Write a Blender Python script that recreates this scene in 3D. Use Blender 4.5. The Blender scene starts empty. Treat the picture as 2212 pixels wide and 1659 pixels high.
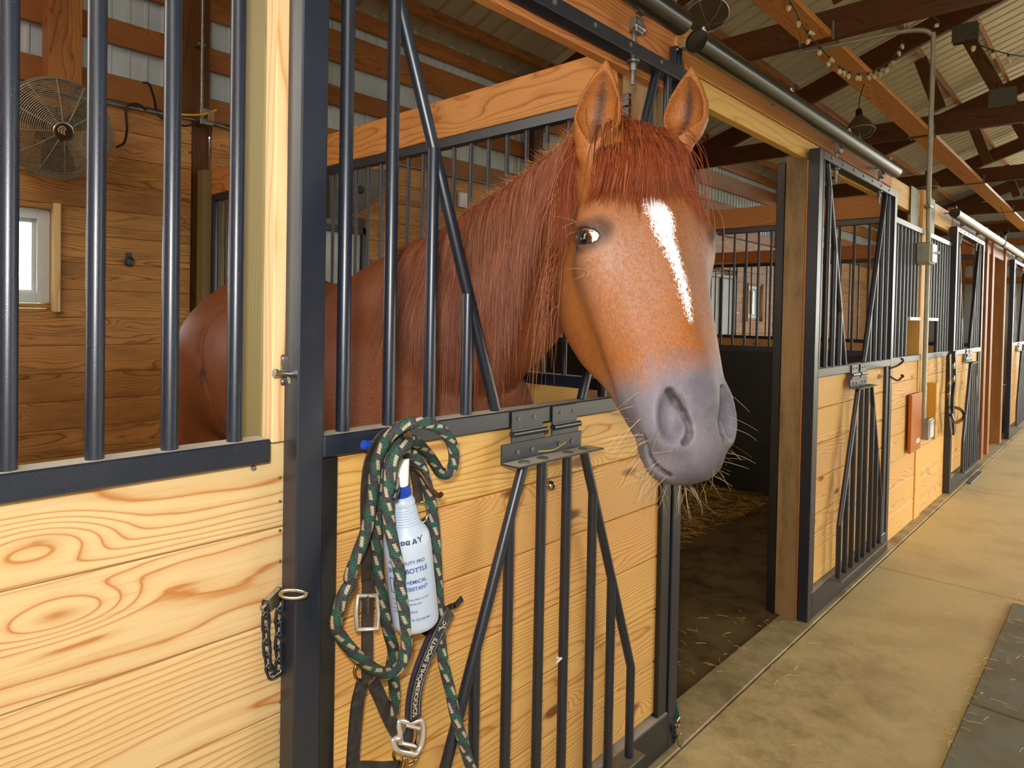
import bpy, bmesh, math, random
import numpy as np
from mathutils import Vector, Matrix
random.seed(7)
rng = np.random.default_rng(7)
SC = bpy.context.scene
COL = SC.collection

# ------------------------------------------------------------------ camera
# x runs along the aisle, y into the stalls (door faces at y = 0), z up; metres
FPX, YAW, PITCH, ROLL, PPX, PPY = 1464.86, 0.766123545, 0.0187279318, 0.0182354453, 1036.538, 707.266
CAM = Vector((0.0, -1.078, 1.45))
_F = Vector((math.cos(YAW) * math.cos(PITCH), math.sin(YAW) * math.cos(PITCH), -math.sin(PITCH)))
_R0 = Vector((math.sin(YAW), -math.cos(YAW), 0))
_U0 = _R0.cross(_F)
_R = math.cos(ROLL) * _R0 + math.sin(ROLL) * _U0
_U = -math.sin(ROLL) * _R0 + math.cos(ROLL) * _U0
cd = bpy.data.cameras.new('camera')
cam = bpy.data.objects.new('camera', cd)
COL.objects.link(cam)
cam.matrix_world = Matrix(((_R.x, _U.x, -_F.x, CAM.x), (_R.y, _U.y, -_F.y, CAM.y), (_R.z, _U.z, -_F.z, CAM.z), (0, 0, 0, 1)))
cd.sensor_width = 36.0
cd.sensor_fit = 'HORIZONTAL'
cd.lens = FPX / 2212 * 36
cd.shift_x = (1106 - PPX) / 2212
cd.shift_y = (PPY - 829.5) / 2212
cd.clip_start = 0.02
cd.clip_end = 200
SC.camera = cam

def at(px, py, axis, val):
    """the point of the plane axis = val that shows at pixel (px, py) of the 2212 x 1659 photograph"""
    d = _F + _R * ((px - PPX) / FPX) - _U * ((py - PPY) / FPX)
    return CAM + d * ((val - CAM[axis]) / d[axis])

def _px(P):
    """pixel at which a point shows, used to choose the nearest point of a wire"""
    v = Vector(P) - CAM
    w = v.dot(_F)
    return (PPX + FPX * v.dot(_R) / w, PPY - FPX * v.dot(_U) / w, 0)

def atw(px, py, w):
    """the point at depth w in front of the camera that shows at pixel (px, py)"""
    return CAM + (_F + _R * ((px - PPX) / FPX) - _U * ((py - PPY) / FPX)) * w

# ------------------------------------------------------------------ world, flash, exposure
wd = bpy.data.worlds.new('world')
SC.world = wd
wd.use_nodes = True
_bg = wd.node_tree.nodes['Background']
_bg.inputs[0].default_value = (1.0, 0.97, 0.88, 1)
_bg.inputs[1].default_value = 8.5
fl = bpy.data.lights.new('camera_flash', 'AREA')
fl.shape = 'DISK'
fl.size = 0.09
fl.energy = 22
fl.color = (1.0, 0.975, 0.93)
flo = bpy.data.objects.new('camera_flash', fl)
COL.objects.link(flo)
flo.location = CAM + _U * 0.16 - _R * 0.06 - _F * 0.03
flo.rotation_euler = (_F + _U * 0.12).to_track_quat('-Z', 'Y').to_euler()
SC.view_settings.view_transform = 'Standard'
SC.view_settings.look = 'None'
SC.view_settings.gamma = 1.0
SC.view_settings.use_curve_mapping = False
SC.view_settings.exposure = 0.08

# ------------------------------------------------------------------ objects
WM = {}

def _place(o, parent, M):
    COL.objects.link(o)
    if parent is not None:
        o.parent = parent
        o.matrix_basis = WM[parent.name].inverted() @ M
    else:
        o.matrix_basis = M
    WM[o.name] = M.copy()
    return o

def thing(name, label, cat, loc=(0, 0, 0), group=None, kind=None):
    o = bpy.data.objects.new(name, None)
    o.empty_display_size = 0.05
    _place(o, None, Matrix.Translation(Vector(loc)))
    if label: o['label'] = label
    if cat: o['category'] = cat
    if group: o['group'] = group
    if kind: o['kind'] = kind
    return o

def tag(o, label=None, cat=None, group=None, kind=None):
    for k, v in (('label', label), ('category', cat), ('group', group), ('kind', kind)):
        if v: o[k] = v
    return o

def struct(name, loc=(0, 0, 0)):
    return thing(name, None, None, loc, kind='structure')

def kids(o):
    return [c for c in bpy.data.objects if c.parent == o]

def copy_tree(o, M, label=None):
    """copy of a thing with copies of its parts and their sub-parts, at world matrix M"""
    ch = {}
    for c in bpy.data.objects:
        if c.parent: ch.setdefault(c.parent.name, []).append(c)
    def rec(src, par):
        n = src.copy()
        COL.objects.link(n)
        if par is None:
            n.matrix_basis = M
        else:
            n.parent = par
        for c in ch.get(src.name, []): rec(c, n)
        return n
    r = rec(o, None)
    WM[r.name] = M.copy()
    if label: r['label'] = label
    return r

class MB:
    def __init__(s):
        s.v, s.f, s.uv = [], [], {}
    def add(s, vs, fs, uvs=None):
        b = len(s.v)
        s.v += [tuple(p) for p in vs]
        for i, f in enumerate(fs):
            if uvs: s.uv[len(s.f)] = uvs[i]
            s.f.append(tuple(b + k for k in f))
        return s
    def box(s, c, size, M=None, ch=0.0):
        vs, fs = cham(size[0], size[1], size[2], ch)
        c = Vector(c)
        R = M.to_3x3() if M is not None else None
        return s.add([c + (R @ Vector(p) if R else Vector(p)) for p in vs], fs)
    def mm(s, x0, x1, y0, y1, z0, z1, ch=0.0):
        return s.box(((x0 + x1) / 2, (y0 + y1) / 2, (z0 + z1) / 2), (abs(x1 - x0), abs(y1 - y0), abs(z1 - z0)), None, ch)
    def tube(s, pts, r, n=8, closed=False, caps=True, uvs=False):
        pts = [Vector(p) for p in pts]
        m = len(pts)
        rr = r if isinstance(r, (list, tuple)) else [r] * m
        T = []
        for i in range(m):
            a = pts[(i - 1) % m] if (closed or i > 0) else pts[i]
            b = pts[(i + 1) % m] if (closed or i < m - 1) else pts[i]
            T.append((b - a).normalized())
        ref = Vector((0, 0, 1)) if abs(T[0].z) < 0.9 else Vector((1, 0, 0))
        u = (ref - T[0] * ref.dot(T[0])).normalized()
        vs, us, L = [], [], [0]
        for i in range(m):
            u = (u - T[i] * u.dot(T[i]))
            u = u.normalized() if u.length > 1e-6 else T[i].orthogonal().normalized()
            w = T[i].cross(u)
            for k in range(n):
                a = 2 * math.pi * k / n
                vs.append(pts[i] + (u * math.cos(a) + w * math.sin(a)) * rr[i])
            if i: L.append(L[-1] + (pts[i] - pts[i - 1]).length)
        fs, uv = [], []
        for i in range(m if closed else m - 1):
            j = (i + 1) % m
            for k in range(n):
                k2 = (k + 1) % n
                fs.append((i * n + k, i * n + k2, j * n + k2, j * n + k))
                l1 = L[j] if j else L[-1] + 0.01
                uv.append(((L[i], k / n), (L[i], (k + 1) / n), (l1, (k + 1) / n), (l1, k / n)))
        if caps and not closed:
            fs.append(tuple(range(n - 1, -1, -1))); uv.append([(0, 0)] * n)
            fs.append(tuple((m - 1) * n + k for k in range(n))); uv.append([(0, 0)] * n)
        return s.add(vs, fs, uv if uvs else None)
    def cyl(s, a, b, r, n=12, r2=None):
        return s.tube([a, b], [r, r if r2 is None else r2], n)
    def lathe(s, prof, M, n=24):
        vs, fs = [], []
        for (r, z) in prof:
            for k in range(n):
                a = 2 * math.pi * k / n
                vs.append(M @ Vector((r * math.cos(a), r * math.sin(a), z)))
        for i in range(len(prof) - 1):
            for k in range(n):
                k2 = (k + 1) % n
                fs.append((i * n + k, i * n + k2, (i + 1) * n + k2, (i + 1) * n + k))
        if prof[0][0] > 1e-5: fs.append(tuple(range(n - 1, -1, -1)))
        if prof[-1][0] > 1e-5: fs.append(tuple((len(prof) - 1) * n + k for k in range(n)))
        return s.add(vs, fs)
    def ribbon(s, pts, wd, w, t, uvs=True):
        """strap of width w along wd and thickness t through pts"""
        pts = [Vector(p) for p in pts]
        m = len(pts)
        ws = w if isinstance(w, (list, tuple)) else [w] * m
        vs, L = [], [0]
        for i in range(m):
            T = (pts[min(i + 1, m - 1)] - pts[max(i - 1, 0)]).normalized()
            W = Vector(wd[i] if isinstance(wd, list) else wd)
            W = (W - T * W.dot(T)).normalized()
            Nn = T.cross(W)
            for a, b in ((-1, -1), (1, -1), (1, 1), (-1, 1)):
                vs.append(pts[i] + W * (a * ws[i] / 2) + Nn * (b * t / 2))
            if i: L.append(L[-1] + (pts[i] - pts[i - 1]).length)
        fs, uv = [], []
        for i in range(m - 1):
            for k in range(4):
                k2 = (k + 1) % 4
                fs.append((i * 4 + k, i * 4 + k2, i * 4 + 4 + k2, i * 4 + 4 + k))
                v0, v1 = ((0, 1), (1, 1), (1, 0), (0, 0))[k]
                uv.append(((L[i], v0), (L[i], v1), (L[i + 1], v1), (L[i + 1], v0)))
        fs += [(3, 2, 1, 0), tuple(4 * (m - 1) + k for k in range(4))]
        uv += [[(0, 0)] * 4] * 2
        return s.add(vs, fs, uv)
    def build(s, name, mat, parent=None, smooth=None, origin=None):
        if origin is None:
            if parent is not None: origin = WM[parent.name].translation
            else:
                A = np.array(s.v)
                origin = Vector((float(A[:, 0].mean()), float(A[:, 1].mean()), float(A[:, 2].min())))
        origin = Vector(origin)
        me = bpy.data.meshes.new(name)
        me.from_pydata([(p[0] - origin.x, p[1] - origin.y, p[2] - origin.z) for p in s.v], [], s.f)
        if s.uv:
            ul = me.uv_layers.new(name='UVMap')
            for pi, uvl in s.uv.items():
                st = me.polygons[pi].loop_start
                for k, q in enumerate(uvl): ul.data[st + k].uv = q
        me.materials.append(mat)
        o = bpy.data.objects.new(name, me)
        _place(o, parent, Matrix.Translation(origin))
        if smooth is not None: sharp(me, smooth)
        return o

def sharp(me, deg=40):
    """smooth shading with edges sharper than deg kept crisp"""
    bm = bmesh.new()
    bm.from_mesh(me)
    bmesh.ops.recalc_face_normals(bm, faces=bm.faces)
    lim = math.radians(deg)
    for e in bm.edges:
        e.smooth = not (len(e.link_faces) == 2 and e.calc_face_angle(0) > lim)
    for f in bm.faces: f.smooth = True
    bm.to_mesh(me)
    bm.free()

def cham(x, y, z, c):
    x, y, z = x / 2, y / 2, z / 2
    if c <= 0:
        vs = [(a * x, b * y, d * z) for a in (-1, 1) for b in (-1, 1) for d in (-1, 1)]
        return vs, [(0, 1, 3, 2), (4, 6, 7, 5), (0, 4, 5, 1), (2, 3, 7, 6), (0, 2, 6, 4), (1, 5, 7, 3)]
    c = min(c, x * .9, y * .9, z * .9)
    vs, ix = [], {}
    for a in (-1, 1):
        for b in (-1, 1):
            for d in (-1, 1):
                for ax in range(3):
                    p = [a * x, b * y, d * z]
                    q = [a * (x - c), b * (y - c), d * (z - c)]
                    q[ax] = p[ax]
                    ix[(a, b, d, ax)] = len(vs)
                    vs.append(tuple(q))
    fs = []
    for s_ in (-1, 1):
        q = [(-1, -1), (1, -1), (1, 1), (-1, 1)]
        if s_ < 0: q = q[::-1]
        fs.append(tuple(ix[(s_, b, d, 0)] for b, d in q))
        fs.append(tuple(ix[(a, s_, d, 1)] for d, a in q))
        fs.append(tuple(ix[(a, b, s_, 2)] for a, b in q))
    for b in (-1, 1):
        for d in (-1, 1):
            for e0, e1, mk in ((1, 2, lambda a: (a, b, d)), (2, 0, lambda a: (d, a, b)), (0, 1, lambda a: (b, d, a))):
                p0, p1 = mk(-1), mk(1)
                f = (ix[p0 + (e0,)], ix[p1 + (e0,)], ix[p1 + (e1,)], ix[p0 + (e1,)])
                fs.append(f if b * d < 0 else f[::-1])
    for a in (-1, 1):
        for b in (-1, 1):
            for d in (-1, 1):
                f = (ix[(a, b, d, 0)], ix[(a, b, d, 1)], ix[(a, b, d, 2)])
                fs.append(f if a * b * d > 0 else f[::-1])
    return vs, fs

_mc = {}
def board(name, mat, parent, p0, p1, wdir, w, t, ch=0.003):
    """a board from p0 to p1 (its centre line), width w along wdir, thickness t; local x is its length"""
    p0, p1 = Vector(p0), Vector(p1)
    X = (p1 - p0)
    L = X.length
    X.normalize()
    Y = Vector(wdir)
    Y = (Y - X * Y.dot(X)).normalized()
    Z = X.cross(Y)
    key = (round(L, 4), round(w, 4), round(t, 4), ch, mat.name)
    if key not in _mc:
        vs, fs = cham(L, w, t, ch)
        me = bpy.data.meshes.new(name)
        me.from_pydata(vs, [], fs)
        me.materials.append(mat)
        _mc[key] = me
    c = (p0 + p1) / 2
    M = Matrix(((X.x, Y.x, Z.x, c.x), (X.y, Y.y, Z.y, c.y), (X.z, Y.z, Z.z, c.z), (0, 0, 0, 1)))
    return _place(bpy.data.objects.new(name, _mc[key]), parent, M)

def rod(name, mat, parent, a, b, r, n=14):
    """round bar from a to b; bars of one size share their mesh"""
    a, b = Vector(a), Vector(b)
    Z = b - a
    L = Z.length
    Z.normalize()
    X = (Vector((1, 0, 0)) if abs(Z.x) < 0.9 else Vector((0, 1, 0)))
    X = (X - Z * X.dot(Z)).normalized()
    Y = Z.cross(X)
    key = ('rod', round(L, 4), r, n, mat.name)
    if key not in _mc:
        mb = MB().tube([(0, 0, 0), (0, 0, L)], r, n)
        me = bpy.data.meshes.new(name)
        me.from_pydata(mb.v, [], mb.f)
        me.materials.append(mat)
        sharp(me, 40)
        _mc[key] = me
    M = Matrix(((X.x, Y.x, Z.x, a.x), (X.y, Y.y, Z.y, a.y), (X.z, Y.z, Z.z, a.z), (0, 0, 0, 1)))
    return _place(bpy.data.objects.new(name, _mc[key]), parent, M)

def text_mb(body, size, ext=0.0):
    """verts and faces of a line of lettering, centred, in its own plane"""
    cu = bpy.data.curves.new('lettering', 'FONT')
    cu.body = body
    cu.size = size
    cu.align_x = 'CENTER'
    cu.align_y = 'CENTER'
    cu.extrude = ext
    cu.offset = size * .018
    o = bpy.data.objects.new('lettering', cu)
    me = bpy.data.meshes.new_from_object(o)
    vs = [v.co.copy() for v in me.vertices]
    fs = [tuple(p.vertices) for p in me.polygons]
    bpy.data.objects.remove(o)
    bpy.data.curves.remove(cu)
    bpy.data.meshes.remove(me)
    return vs, fs

def spline(pts, n=8, closed=False):
    """Catmull-Rom through pts"""
    P = [Vector(p) for p in pts]
    m = len(P)
    out = []
    for i in range(m if closed else m - 1):
        p0 = P[(i - 1) % m] if (closed or i > 0) else P[0] * 2 - P[1]
        p1, p2 = P[i], P[(i + 1) % m]
        p3 = P[(i + 2) % m] if (closed or i < m - 2) else P[-1] * 2 - P[-2]
        for k in range(n):
            t = k / n
            out.append(0.5 * ((2 * p1) + (p2 - p0) * t + (2 * p0 - 5 * p1 + 4 * p2 - p3) * t * t + (3 * p1 - p0 - 3 * p2 + p3) * t ** 3))
    if not closed: out.append(P[-1])
    return out

# ------------------------------------------------------------------ materials
def lin(r, g, b):
    f = lambda c: (c / 255 / 12.92) if c / 255 <= 0.04045 else ((c / 255 + 0.055) / 1.055) ** 2.4
    return (f(r), f(g), f(b), 1)

class G:
    """small node-graph writer"""
    def __init__(s, name):
        s.m = bpy.data.materials.new(name)
        s.m.use_nodes = True
        s.t = s.m.node_tree
        s.b = s.t.nodes['Principled BSDF']
    def n(s, typ, **kw):
        nd = s.t.nodes.new(typ)
        for k, v in kw.items():
            if k[0] == 'i' and k[1:].isdigit(): s.put(nd.inputs[int(k[1:])], v)
            else: setattr(nd, k, v)
        return nd
    def put(s, sock, v):
        if isinstance(v, bpy.types.NodeSocket): s.t.links.new(v, sock)
        elif hasattr(v, 'outputs'): s.t.links.new(v.outputs[0], sock)
        else: sock.default_value = v
    def math(s, op, a, b=0.0, c=0.0, clamp=False):
        nd = s.n('ShaderNodeMath', operation=op, use_clamp=clamp)
        s.put(nd.inputs[0], a); s.put(nd.inputs[1], b); s.put(nd.inputs[2], c)
        return nd.outputs[0]
    def vm(s, op, a, b):
        nd = s.n('ShaderNodeVectorMath', operation=op)
        s.put(nd.inputs[0], a); s.put(nd.inputs[1], b)
        return nd.outputs[0]
    def noise(s, vec, scale, detail=2.0, rough=0.5):
        nd = s.n('ShaderNodeTexNoise')
        s.put(nd.inputs['Vector'], vec)
        nd.inputs['Scale'].default_value = scale
        nd.inputs['Detail'].default_value = detail
        nd.inputs['Roughness'].default_value = rough
        return nd.outputs[0]
    def ramp(s, fac, stops):
        nd = s.n('ShaderNodeValToRGB')
        s.put(nd.inputs[0], fac)
        e = nd.color_ramp.elements
        while len(e) < len(stops): e.new(0.5)
        for k, (p, c) in enumerate(stops):
            e[k].position = p
            e[k].color = c if len(c) == 4 else tuple(c) + (1,)
        return nd.outputs[0]
    def step(s, x, lo, hi):
        nd = s.n('ShaderNodeMapRange', interpolation_type='SMOOTHSTEP')
        s.put(nd.inputs[0], x)
        nd.inputs[1].default_value = lo
        nd.inputs[2].default_value = hi
        return nd.outputs[0]
    def mix(s, fac, a, b, mode='MIX'):
        nd = s.n('ShaderNodeMix', data_type='RGBA', blend_type=mode)
        s.put(nd.inputs[0], fac); s.put(nd.inputs[6], a); s.put(nd.inputs[7], b)
        return nd.outputs[2]
    def obj(s):
        return s.n('ShaderNodeTexCoord').outputs['Object']
    def rnd(s):
        w = s.n('ShaderNodeTexWhiteNoise', noise_dimensions='1D')
        s.put(w.inputs['W'], s.n('ShaderNodeObjectInfo').outputs['Random'])
        return w.outputs['Color']
    def sep(s, v):
        nd = s.n('ShaderNodeSeparateXYZ')
        s.put(nd.inputs[0], v)
        return nd.outputs
    def comb(s, x, y, z):
        nd = s.n('ShaderNodeCombineXYZ')
        for i, q in enumerate((x, y, z)): s.put(nd.inputs[i], q)
        return nd.outputs[0]
    def bump(s, h, dist=0.002, strength=0.5):
        nd = s.n('ShaderNodeBump')
        nd.inputs['Strength'].default_value = strength
        nd.inputs['Distance'].default_value = dist
        s.put(nd.inputs['Height'], h)
        s.put(s.b.inputs['Normal'], nd.outputs[0])
    def out(s, color=None, rough=None, metal=None, spec=None, **kw):
        for k, v in (('Base Color', color), ('Roughness', rough), ('Metallic', metal), ('Specular IOR Level', spec)):
            if v is not None: s.put(s.b.inputs[k], v)
        for k, v in kw.items(): s.put(s.b.inputs[k.replace('_', ' ')], v)
        return s.m

def wood(name, light, dark, knot=(70, 38, 18), freq=95, rough=0.5, dirt=0.0, var=0.16, spec=0.35, dirt_col=(60, 40, 22), knots=True, wavy=0.085, kn=1.0):
    g = G(name)
    P = g.obj()
    ra, rb, rc = g.sep(g.rnd())
    px, py, pz = g.sep(P)
    px = g.math('ADD', px, g.math('MULTIPLY', ra, 40.0))
    tilt = g.math('MULTIPLY', g.math('SUBTRACT', rb, 0.5), 0.05)
    y = g.math('ADD', g.math('ADD', py, g.math('MULTIPLY', g.math('SUBTRACT', rc, 0.5), 0.22)), g.math('MULTIPLY', g.sep(P)[0], tilt))
    z = g.math('SUBTRACT', pz, g.math('ADD', 0.035, g.math('MULTIPLY', rb, 0.16)))
    Q = g.comb(px, py, pz)
    n1 = g.noise(g.vm('MULTIPLY', Q, (1.3, 6.0, 6.0)), 1.0, 2.0)
    n2 = g.noise(g.vm('MULTIPLY', Q, (5.0, 40.0, 40.0)), 1.0, 2.0)
    r = g.math('SQRT', g.math('ADD', g.math('MULTIPLY', y, y), g.math('MULTIPLY', z, z)))
    r = g.math('ADD', r, g.math('MULTIPLY', g.math('SUBTRACT', n1, 0.5), wavy))
    r = g.math('ADD', r, g.math('MULTIPLY', g.math('SUBTRACT', n2, 0.5), 0.006))
    kv = g.n('ShaderNodeTexVoronoi')
    g.put(kv.inputs['Vector'], g.vm('MULTIPLY', Q, (2.1, 6.5, 6.5)))
    kv.inputs['Scale'].default_value = 1.0
    kd = g.math('ADD', kv.outputs['Distance'], g.math('MULTIPLY', g.math('SUBTRACT', n2, 0.5), 0.03))
    if knots:
        r = g.math('ADD', r, g.math('MULTIPLY', g.math('SUBTRACT', 1.0, g.step(kd, 0.0, 0.34)), 0.035))
    fr = g.math('FRACT', g.math('MULTIPLY', r, freq))
    L, D = lin(*light), lin(*dark)
    mid = tuple(L[i] * .72 + D[i] * .28 for i in range(3)) + (1,)
    col = g.ramp(fr, [(0.0, mid), (0.16, L), (0.5, L), (0.8, mid), (0.93, D), (1.0, mid)])
    n3 = g.noise(g.vm('MULTIPLY', Q, (7.0, 260.0, 260.0)), 1.0, 2.0)
    col = g.mix(g.math('MULTIPLY', g.step(n3, 0.5, 0.8), 0.28), col, D)
    big = g.noise(g.vm('MULTIPLY', Q, (1.1, 4.0, 4.0)), 1.0, 1.0)
    col = g.mix(g.math('MULTIPLY', g.step(big, 0.5, 0.75), 0.35), col, mid)
    if knots:
        col = g.mix(g.math('SUBTRACT', 1.0, g.step(kd, 0.035 * kn, 0.085 * kn)), col, lin(*knot))
        col = g.mix(g.math('MULTIPLY', g.math('SUBTRACT', 1.0, g.step(kd, 0.03, 0.13)), 0.35), col, D)
    if dirt > 0:
        dn = g.noise(g.vm('MULTIPLY', Q, (2.0, 9.0, 9.0)), 1.0, 5.0, 0.65)
        col = g.mix(g.math('MULTIPLY', g.step(dn, 0.42, 0.72), dirt), col, lin(*dirt_col))
    val = g.math('ADD', 1.0 - var * 0.6, g.math('MULTIPLY', rc, var))
    hv = g.n('ShaderNodeHueSaturation')
    g.put(hv.inputs['Value'], val)
    g.put(hv.inputs['Hue'], g.math('ADD', 0.494, g.math('MULTIPLY', ra, 0.012)))
    g.put(hv.inputs['Color'], col)
    g.bump(g.math('ADD', fr, g.math('MULTIPLY', n3, 0.6)), 0.0006, 0.35)
    return g.out(hv.outputs[0], rough, spec=spec)

def black_metal(name, base=(22, 32, 47), rough=0.34, dust=1.0, grit=True):
    g = G(name)
    P = g.obj()
    col = lin(*base)
    if grit:
        n = g.noise(P, 420.0, 1.0)
        col = g.mix(g.math('MULTIPLY', g.step(n, 0.70, 0.78), 0.5), col, lin(120, 122, 124))
        g.bump(g.noise(P, 900.0, 1.0), 0.0005, 0.25)
    sm = g.noise(P, 7.0, 4.0, 0.6)
    col = g.mix(g.math('MULTIPLY', g.step(sm, 0.5, 0.8), 0.12), col, lin(96, 92, 84))
    nz = g.sep(g.n('ShaderNodeNewGeometry').outputs['Normal'])[2]
    dn = g.math('MULTIPLY', g.step(nz, 0.8, 0.97), g.math('MULTIPLY', g.step(sm, 0.12, 0.45), dust))
    col = g.mix(dn, col, lin(176, 168, 152))  # dust on upward faces, made paler for the daylight falling there
    rg = g.math('ADD', rough, g.math('MULTIPLY', dn, 0.45))
    return g.out(col, rg, spec=0.75)

def plain(name, rgb, rough=0.5, metal=0.0, spec=0.5, noise=0.0, nscale=20.0, to=None, **kw):
    g = G(name)
    col = lin(*rgb)
    if noise > 0:
        n = g.noise(g.obj(), nscale, 4.0, 0.6)
        col = g.mix(g.math('MULTIPLY', g.step(n, 0.4, 0.75), noise), col, lin(*(to or (60, 55, 48))))
    return g.out(col, rough, metal, spec, **kw)

W_FRONT = wood('pine_front', (214, 186, 136), (180, 118, 56), freq=105, var=0.08, wavy=0.07, kn=0.6)
W_DOOR = wood('pine_door', (226, 180, 106), (184, 118, 54), freq=150, var=0.10, wavy=0.05, kn=1.5)
W_BACK = wood('pine_back', (196, 144, 80), (128, 80, 36), knot=(30, 18, 10), freq=110, var=0.25, dirt=0.45, dirt_col=(70, 44, 22))
W_BEAM = wood('fir_beam', (205, 142, 80), (160, 92, 42), freq=100, var=0.08, knots=False)
W_FIR = wood('fir_rafter', (170, 112, 60), (120, 70, 34), freq=90, var=0.2, dirt=0.3)
W_DARK = wood('fir_truss', (96, 58, 26), (62, 34, 14), freq=90, var=0.2, dirt=0.3)
W_YEL = wood('pine_header', (226, 184, 100), (202, 150, 70), freq=60, var=0.06, knots=False)
W_TREAT = wood('treated_post', (140, 126, 80), (118, 102, 62), freq=150, var=0.06, knots=False)
W_POST = wood('weathered_post', (160, 132, 88), (120, 90, 56), freq=120, var=0.1, dirt=0.6)
W_TRIM = wood('pine_trim', (226, 198, 148), (200, 156, 98), freq=55, var=0.05, knots=False)
BLK = black_metal('black_powder_coat')
BLK_FLAT = black_metal('black_steel_frame', (14, 16, 18), 0.42)
GALV = plain('galvanised_steel', (150, 152, 150), 0.42, 0.85, noise=0.4, nscale=30)
CHROME = plain('chrome_steel', (200, 196, 186), 0.22, 1.0, noise=0.35, nscale=60, to=(120, 104, 84))
STEELG = plain('grey_steel_plate', (112, 108, 96), 0.55, 0.3, noise=0.5, nscale=12)
# ================================================================== setting
def concrete(name, base, dark, amt=0.6):
    g = G(name)
    P = g.obj()
    n = g.noise(P, 2.2, 6.0, 0.62)
    f = g.noise(P, 30.0, 4.0, 0.6)
    col = g.mix(g.math('MULTIPLY', g.step(n, 0.44, 0.68), amt), lin(*base), lin(*dark))
    col = g.mix(g.math('MULTIPLY', g.step(f, 0.5, 0.8), 0.3), col, lin(*dark))
    px, py, pz = g.sep(P)
    near = g.math('MULTIPLY', g.step(g.math('MULTIPLY', px, -1.0), -4.4, -2.6), g.step(py, -0.75, -0.25))
    s2 = g.noise(P, 5.5, 6.0, 0.7)
    col = g.mix(g.math('MULTIPLY', g.math('MULTIPLY', near, g.step(s2, 0.36, 0.70)), 0.6), col, lin(112, 88, 56))
    sp = g.noise(P, 46.0, 2.0)
    col = g.mix(g.math('MULTIPLY', g.step(sp, 0.72, 0.76), 0.35), col, lin(70, 56, 40))
    g.bump(f, 0.002, 0.3)
    return g.out(col, 0.75, spec=0.3)

CONC = concrete('aisle_concrete', (212, 190, 136), (182, 156, 106), 0.5)
CONC2 = concrete('threshold_concrete', (180, 164, 124), (112, 90, 60), 0.75)
DIRT = plain('stall_dirt', (112, 94, 64), 0.9, spec=0.1, noise=0.85, nscale=5.0, to=(58, 46, 31))
JOINT = plain('joint_dark', (62, 52, 38), 0.9)
fl_ = struct('floor')
jx = [-4.0, -0.87, 1.83, 4.53, 7.21, 9.9, 12.6, 15.3, 18.0, 20.7, 24.0]
for a, b in zip(jx[:-1], jx[1:]):
    MB().mm(a + .007, b - .007, -5.6, -0.024, -0.08, 0.0).build('slab', CONC, fl_)
MB().mm(-4.0, 24.0, -5.7, 3.9, -0.12, -0.07).build('subfloor', JOINT, fl_)
MB().mm(-4.0, 24.0, -0.016, 0.135, -0.08, 0.004, 0.004).build('threshold', CONC2, fl_)
MB().mm(-4.0, 24.0, 0.137, 3.56, -0.08, -0.008).build('stall_earth', DIRT, fl_)

# ---- outside: lawn and trees seen only through the windows
GRASS = plain('lawn_green', (108, 142, 70), 0.9, noise=0.5, nscale=2.0, to=(70, 104, 44))
o = MB().mm(-40, 60, 4.2, 90, -0.3, -0.2).build('lawn', GRASS); o['kind'] = 'structure'
BOUNCE_GROUND = plain('bounce_ground_dark', (104, 98, 78), 0.9, noise=0.5, nscale=3.0, to=(80, 74, 58))
o = MB().mm(-40, 80, -60, -5.72, -0.3, -0.2).mm(24.1, 80, -5.72, 4.2, -.3, -.2).build('bounce_ground', BOUNCE_GROUND); o['kind'] = 'structure'  # unseen ground, added dark to cut light bounced up to the roof
tl = MB()
for k in range(34):
    cx, r = -30 + k * 2.6 + random.uniform(-.6, .6), random.uniform(1.5, 2.3)
    prof = [(r * math.sin(t), -.6 + r * (1.2 - 1.0 * math.cos(t))) for t in (0.15, .6, 1.1, 1.6, 2.1, 2.6, 3.1)]
    tl.lathe([(q * random.uniform(.85, 1.1), z) for q, z in prof], Matrix.Translation((cx, 52 + random.uniform(-2, 2), -.3)), 9)
o = tl.build('treeline', plain('tree_green', (150, 190, 130), 0.9, noise=0.5, nscale=2.0, to=(110, 150, 90)))
tag(o, 'green trees beyond the lawn, seen through the stall window', 'trees', kind='stuff')

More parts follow.
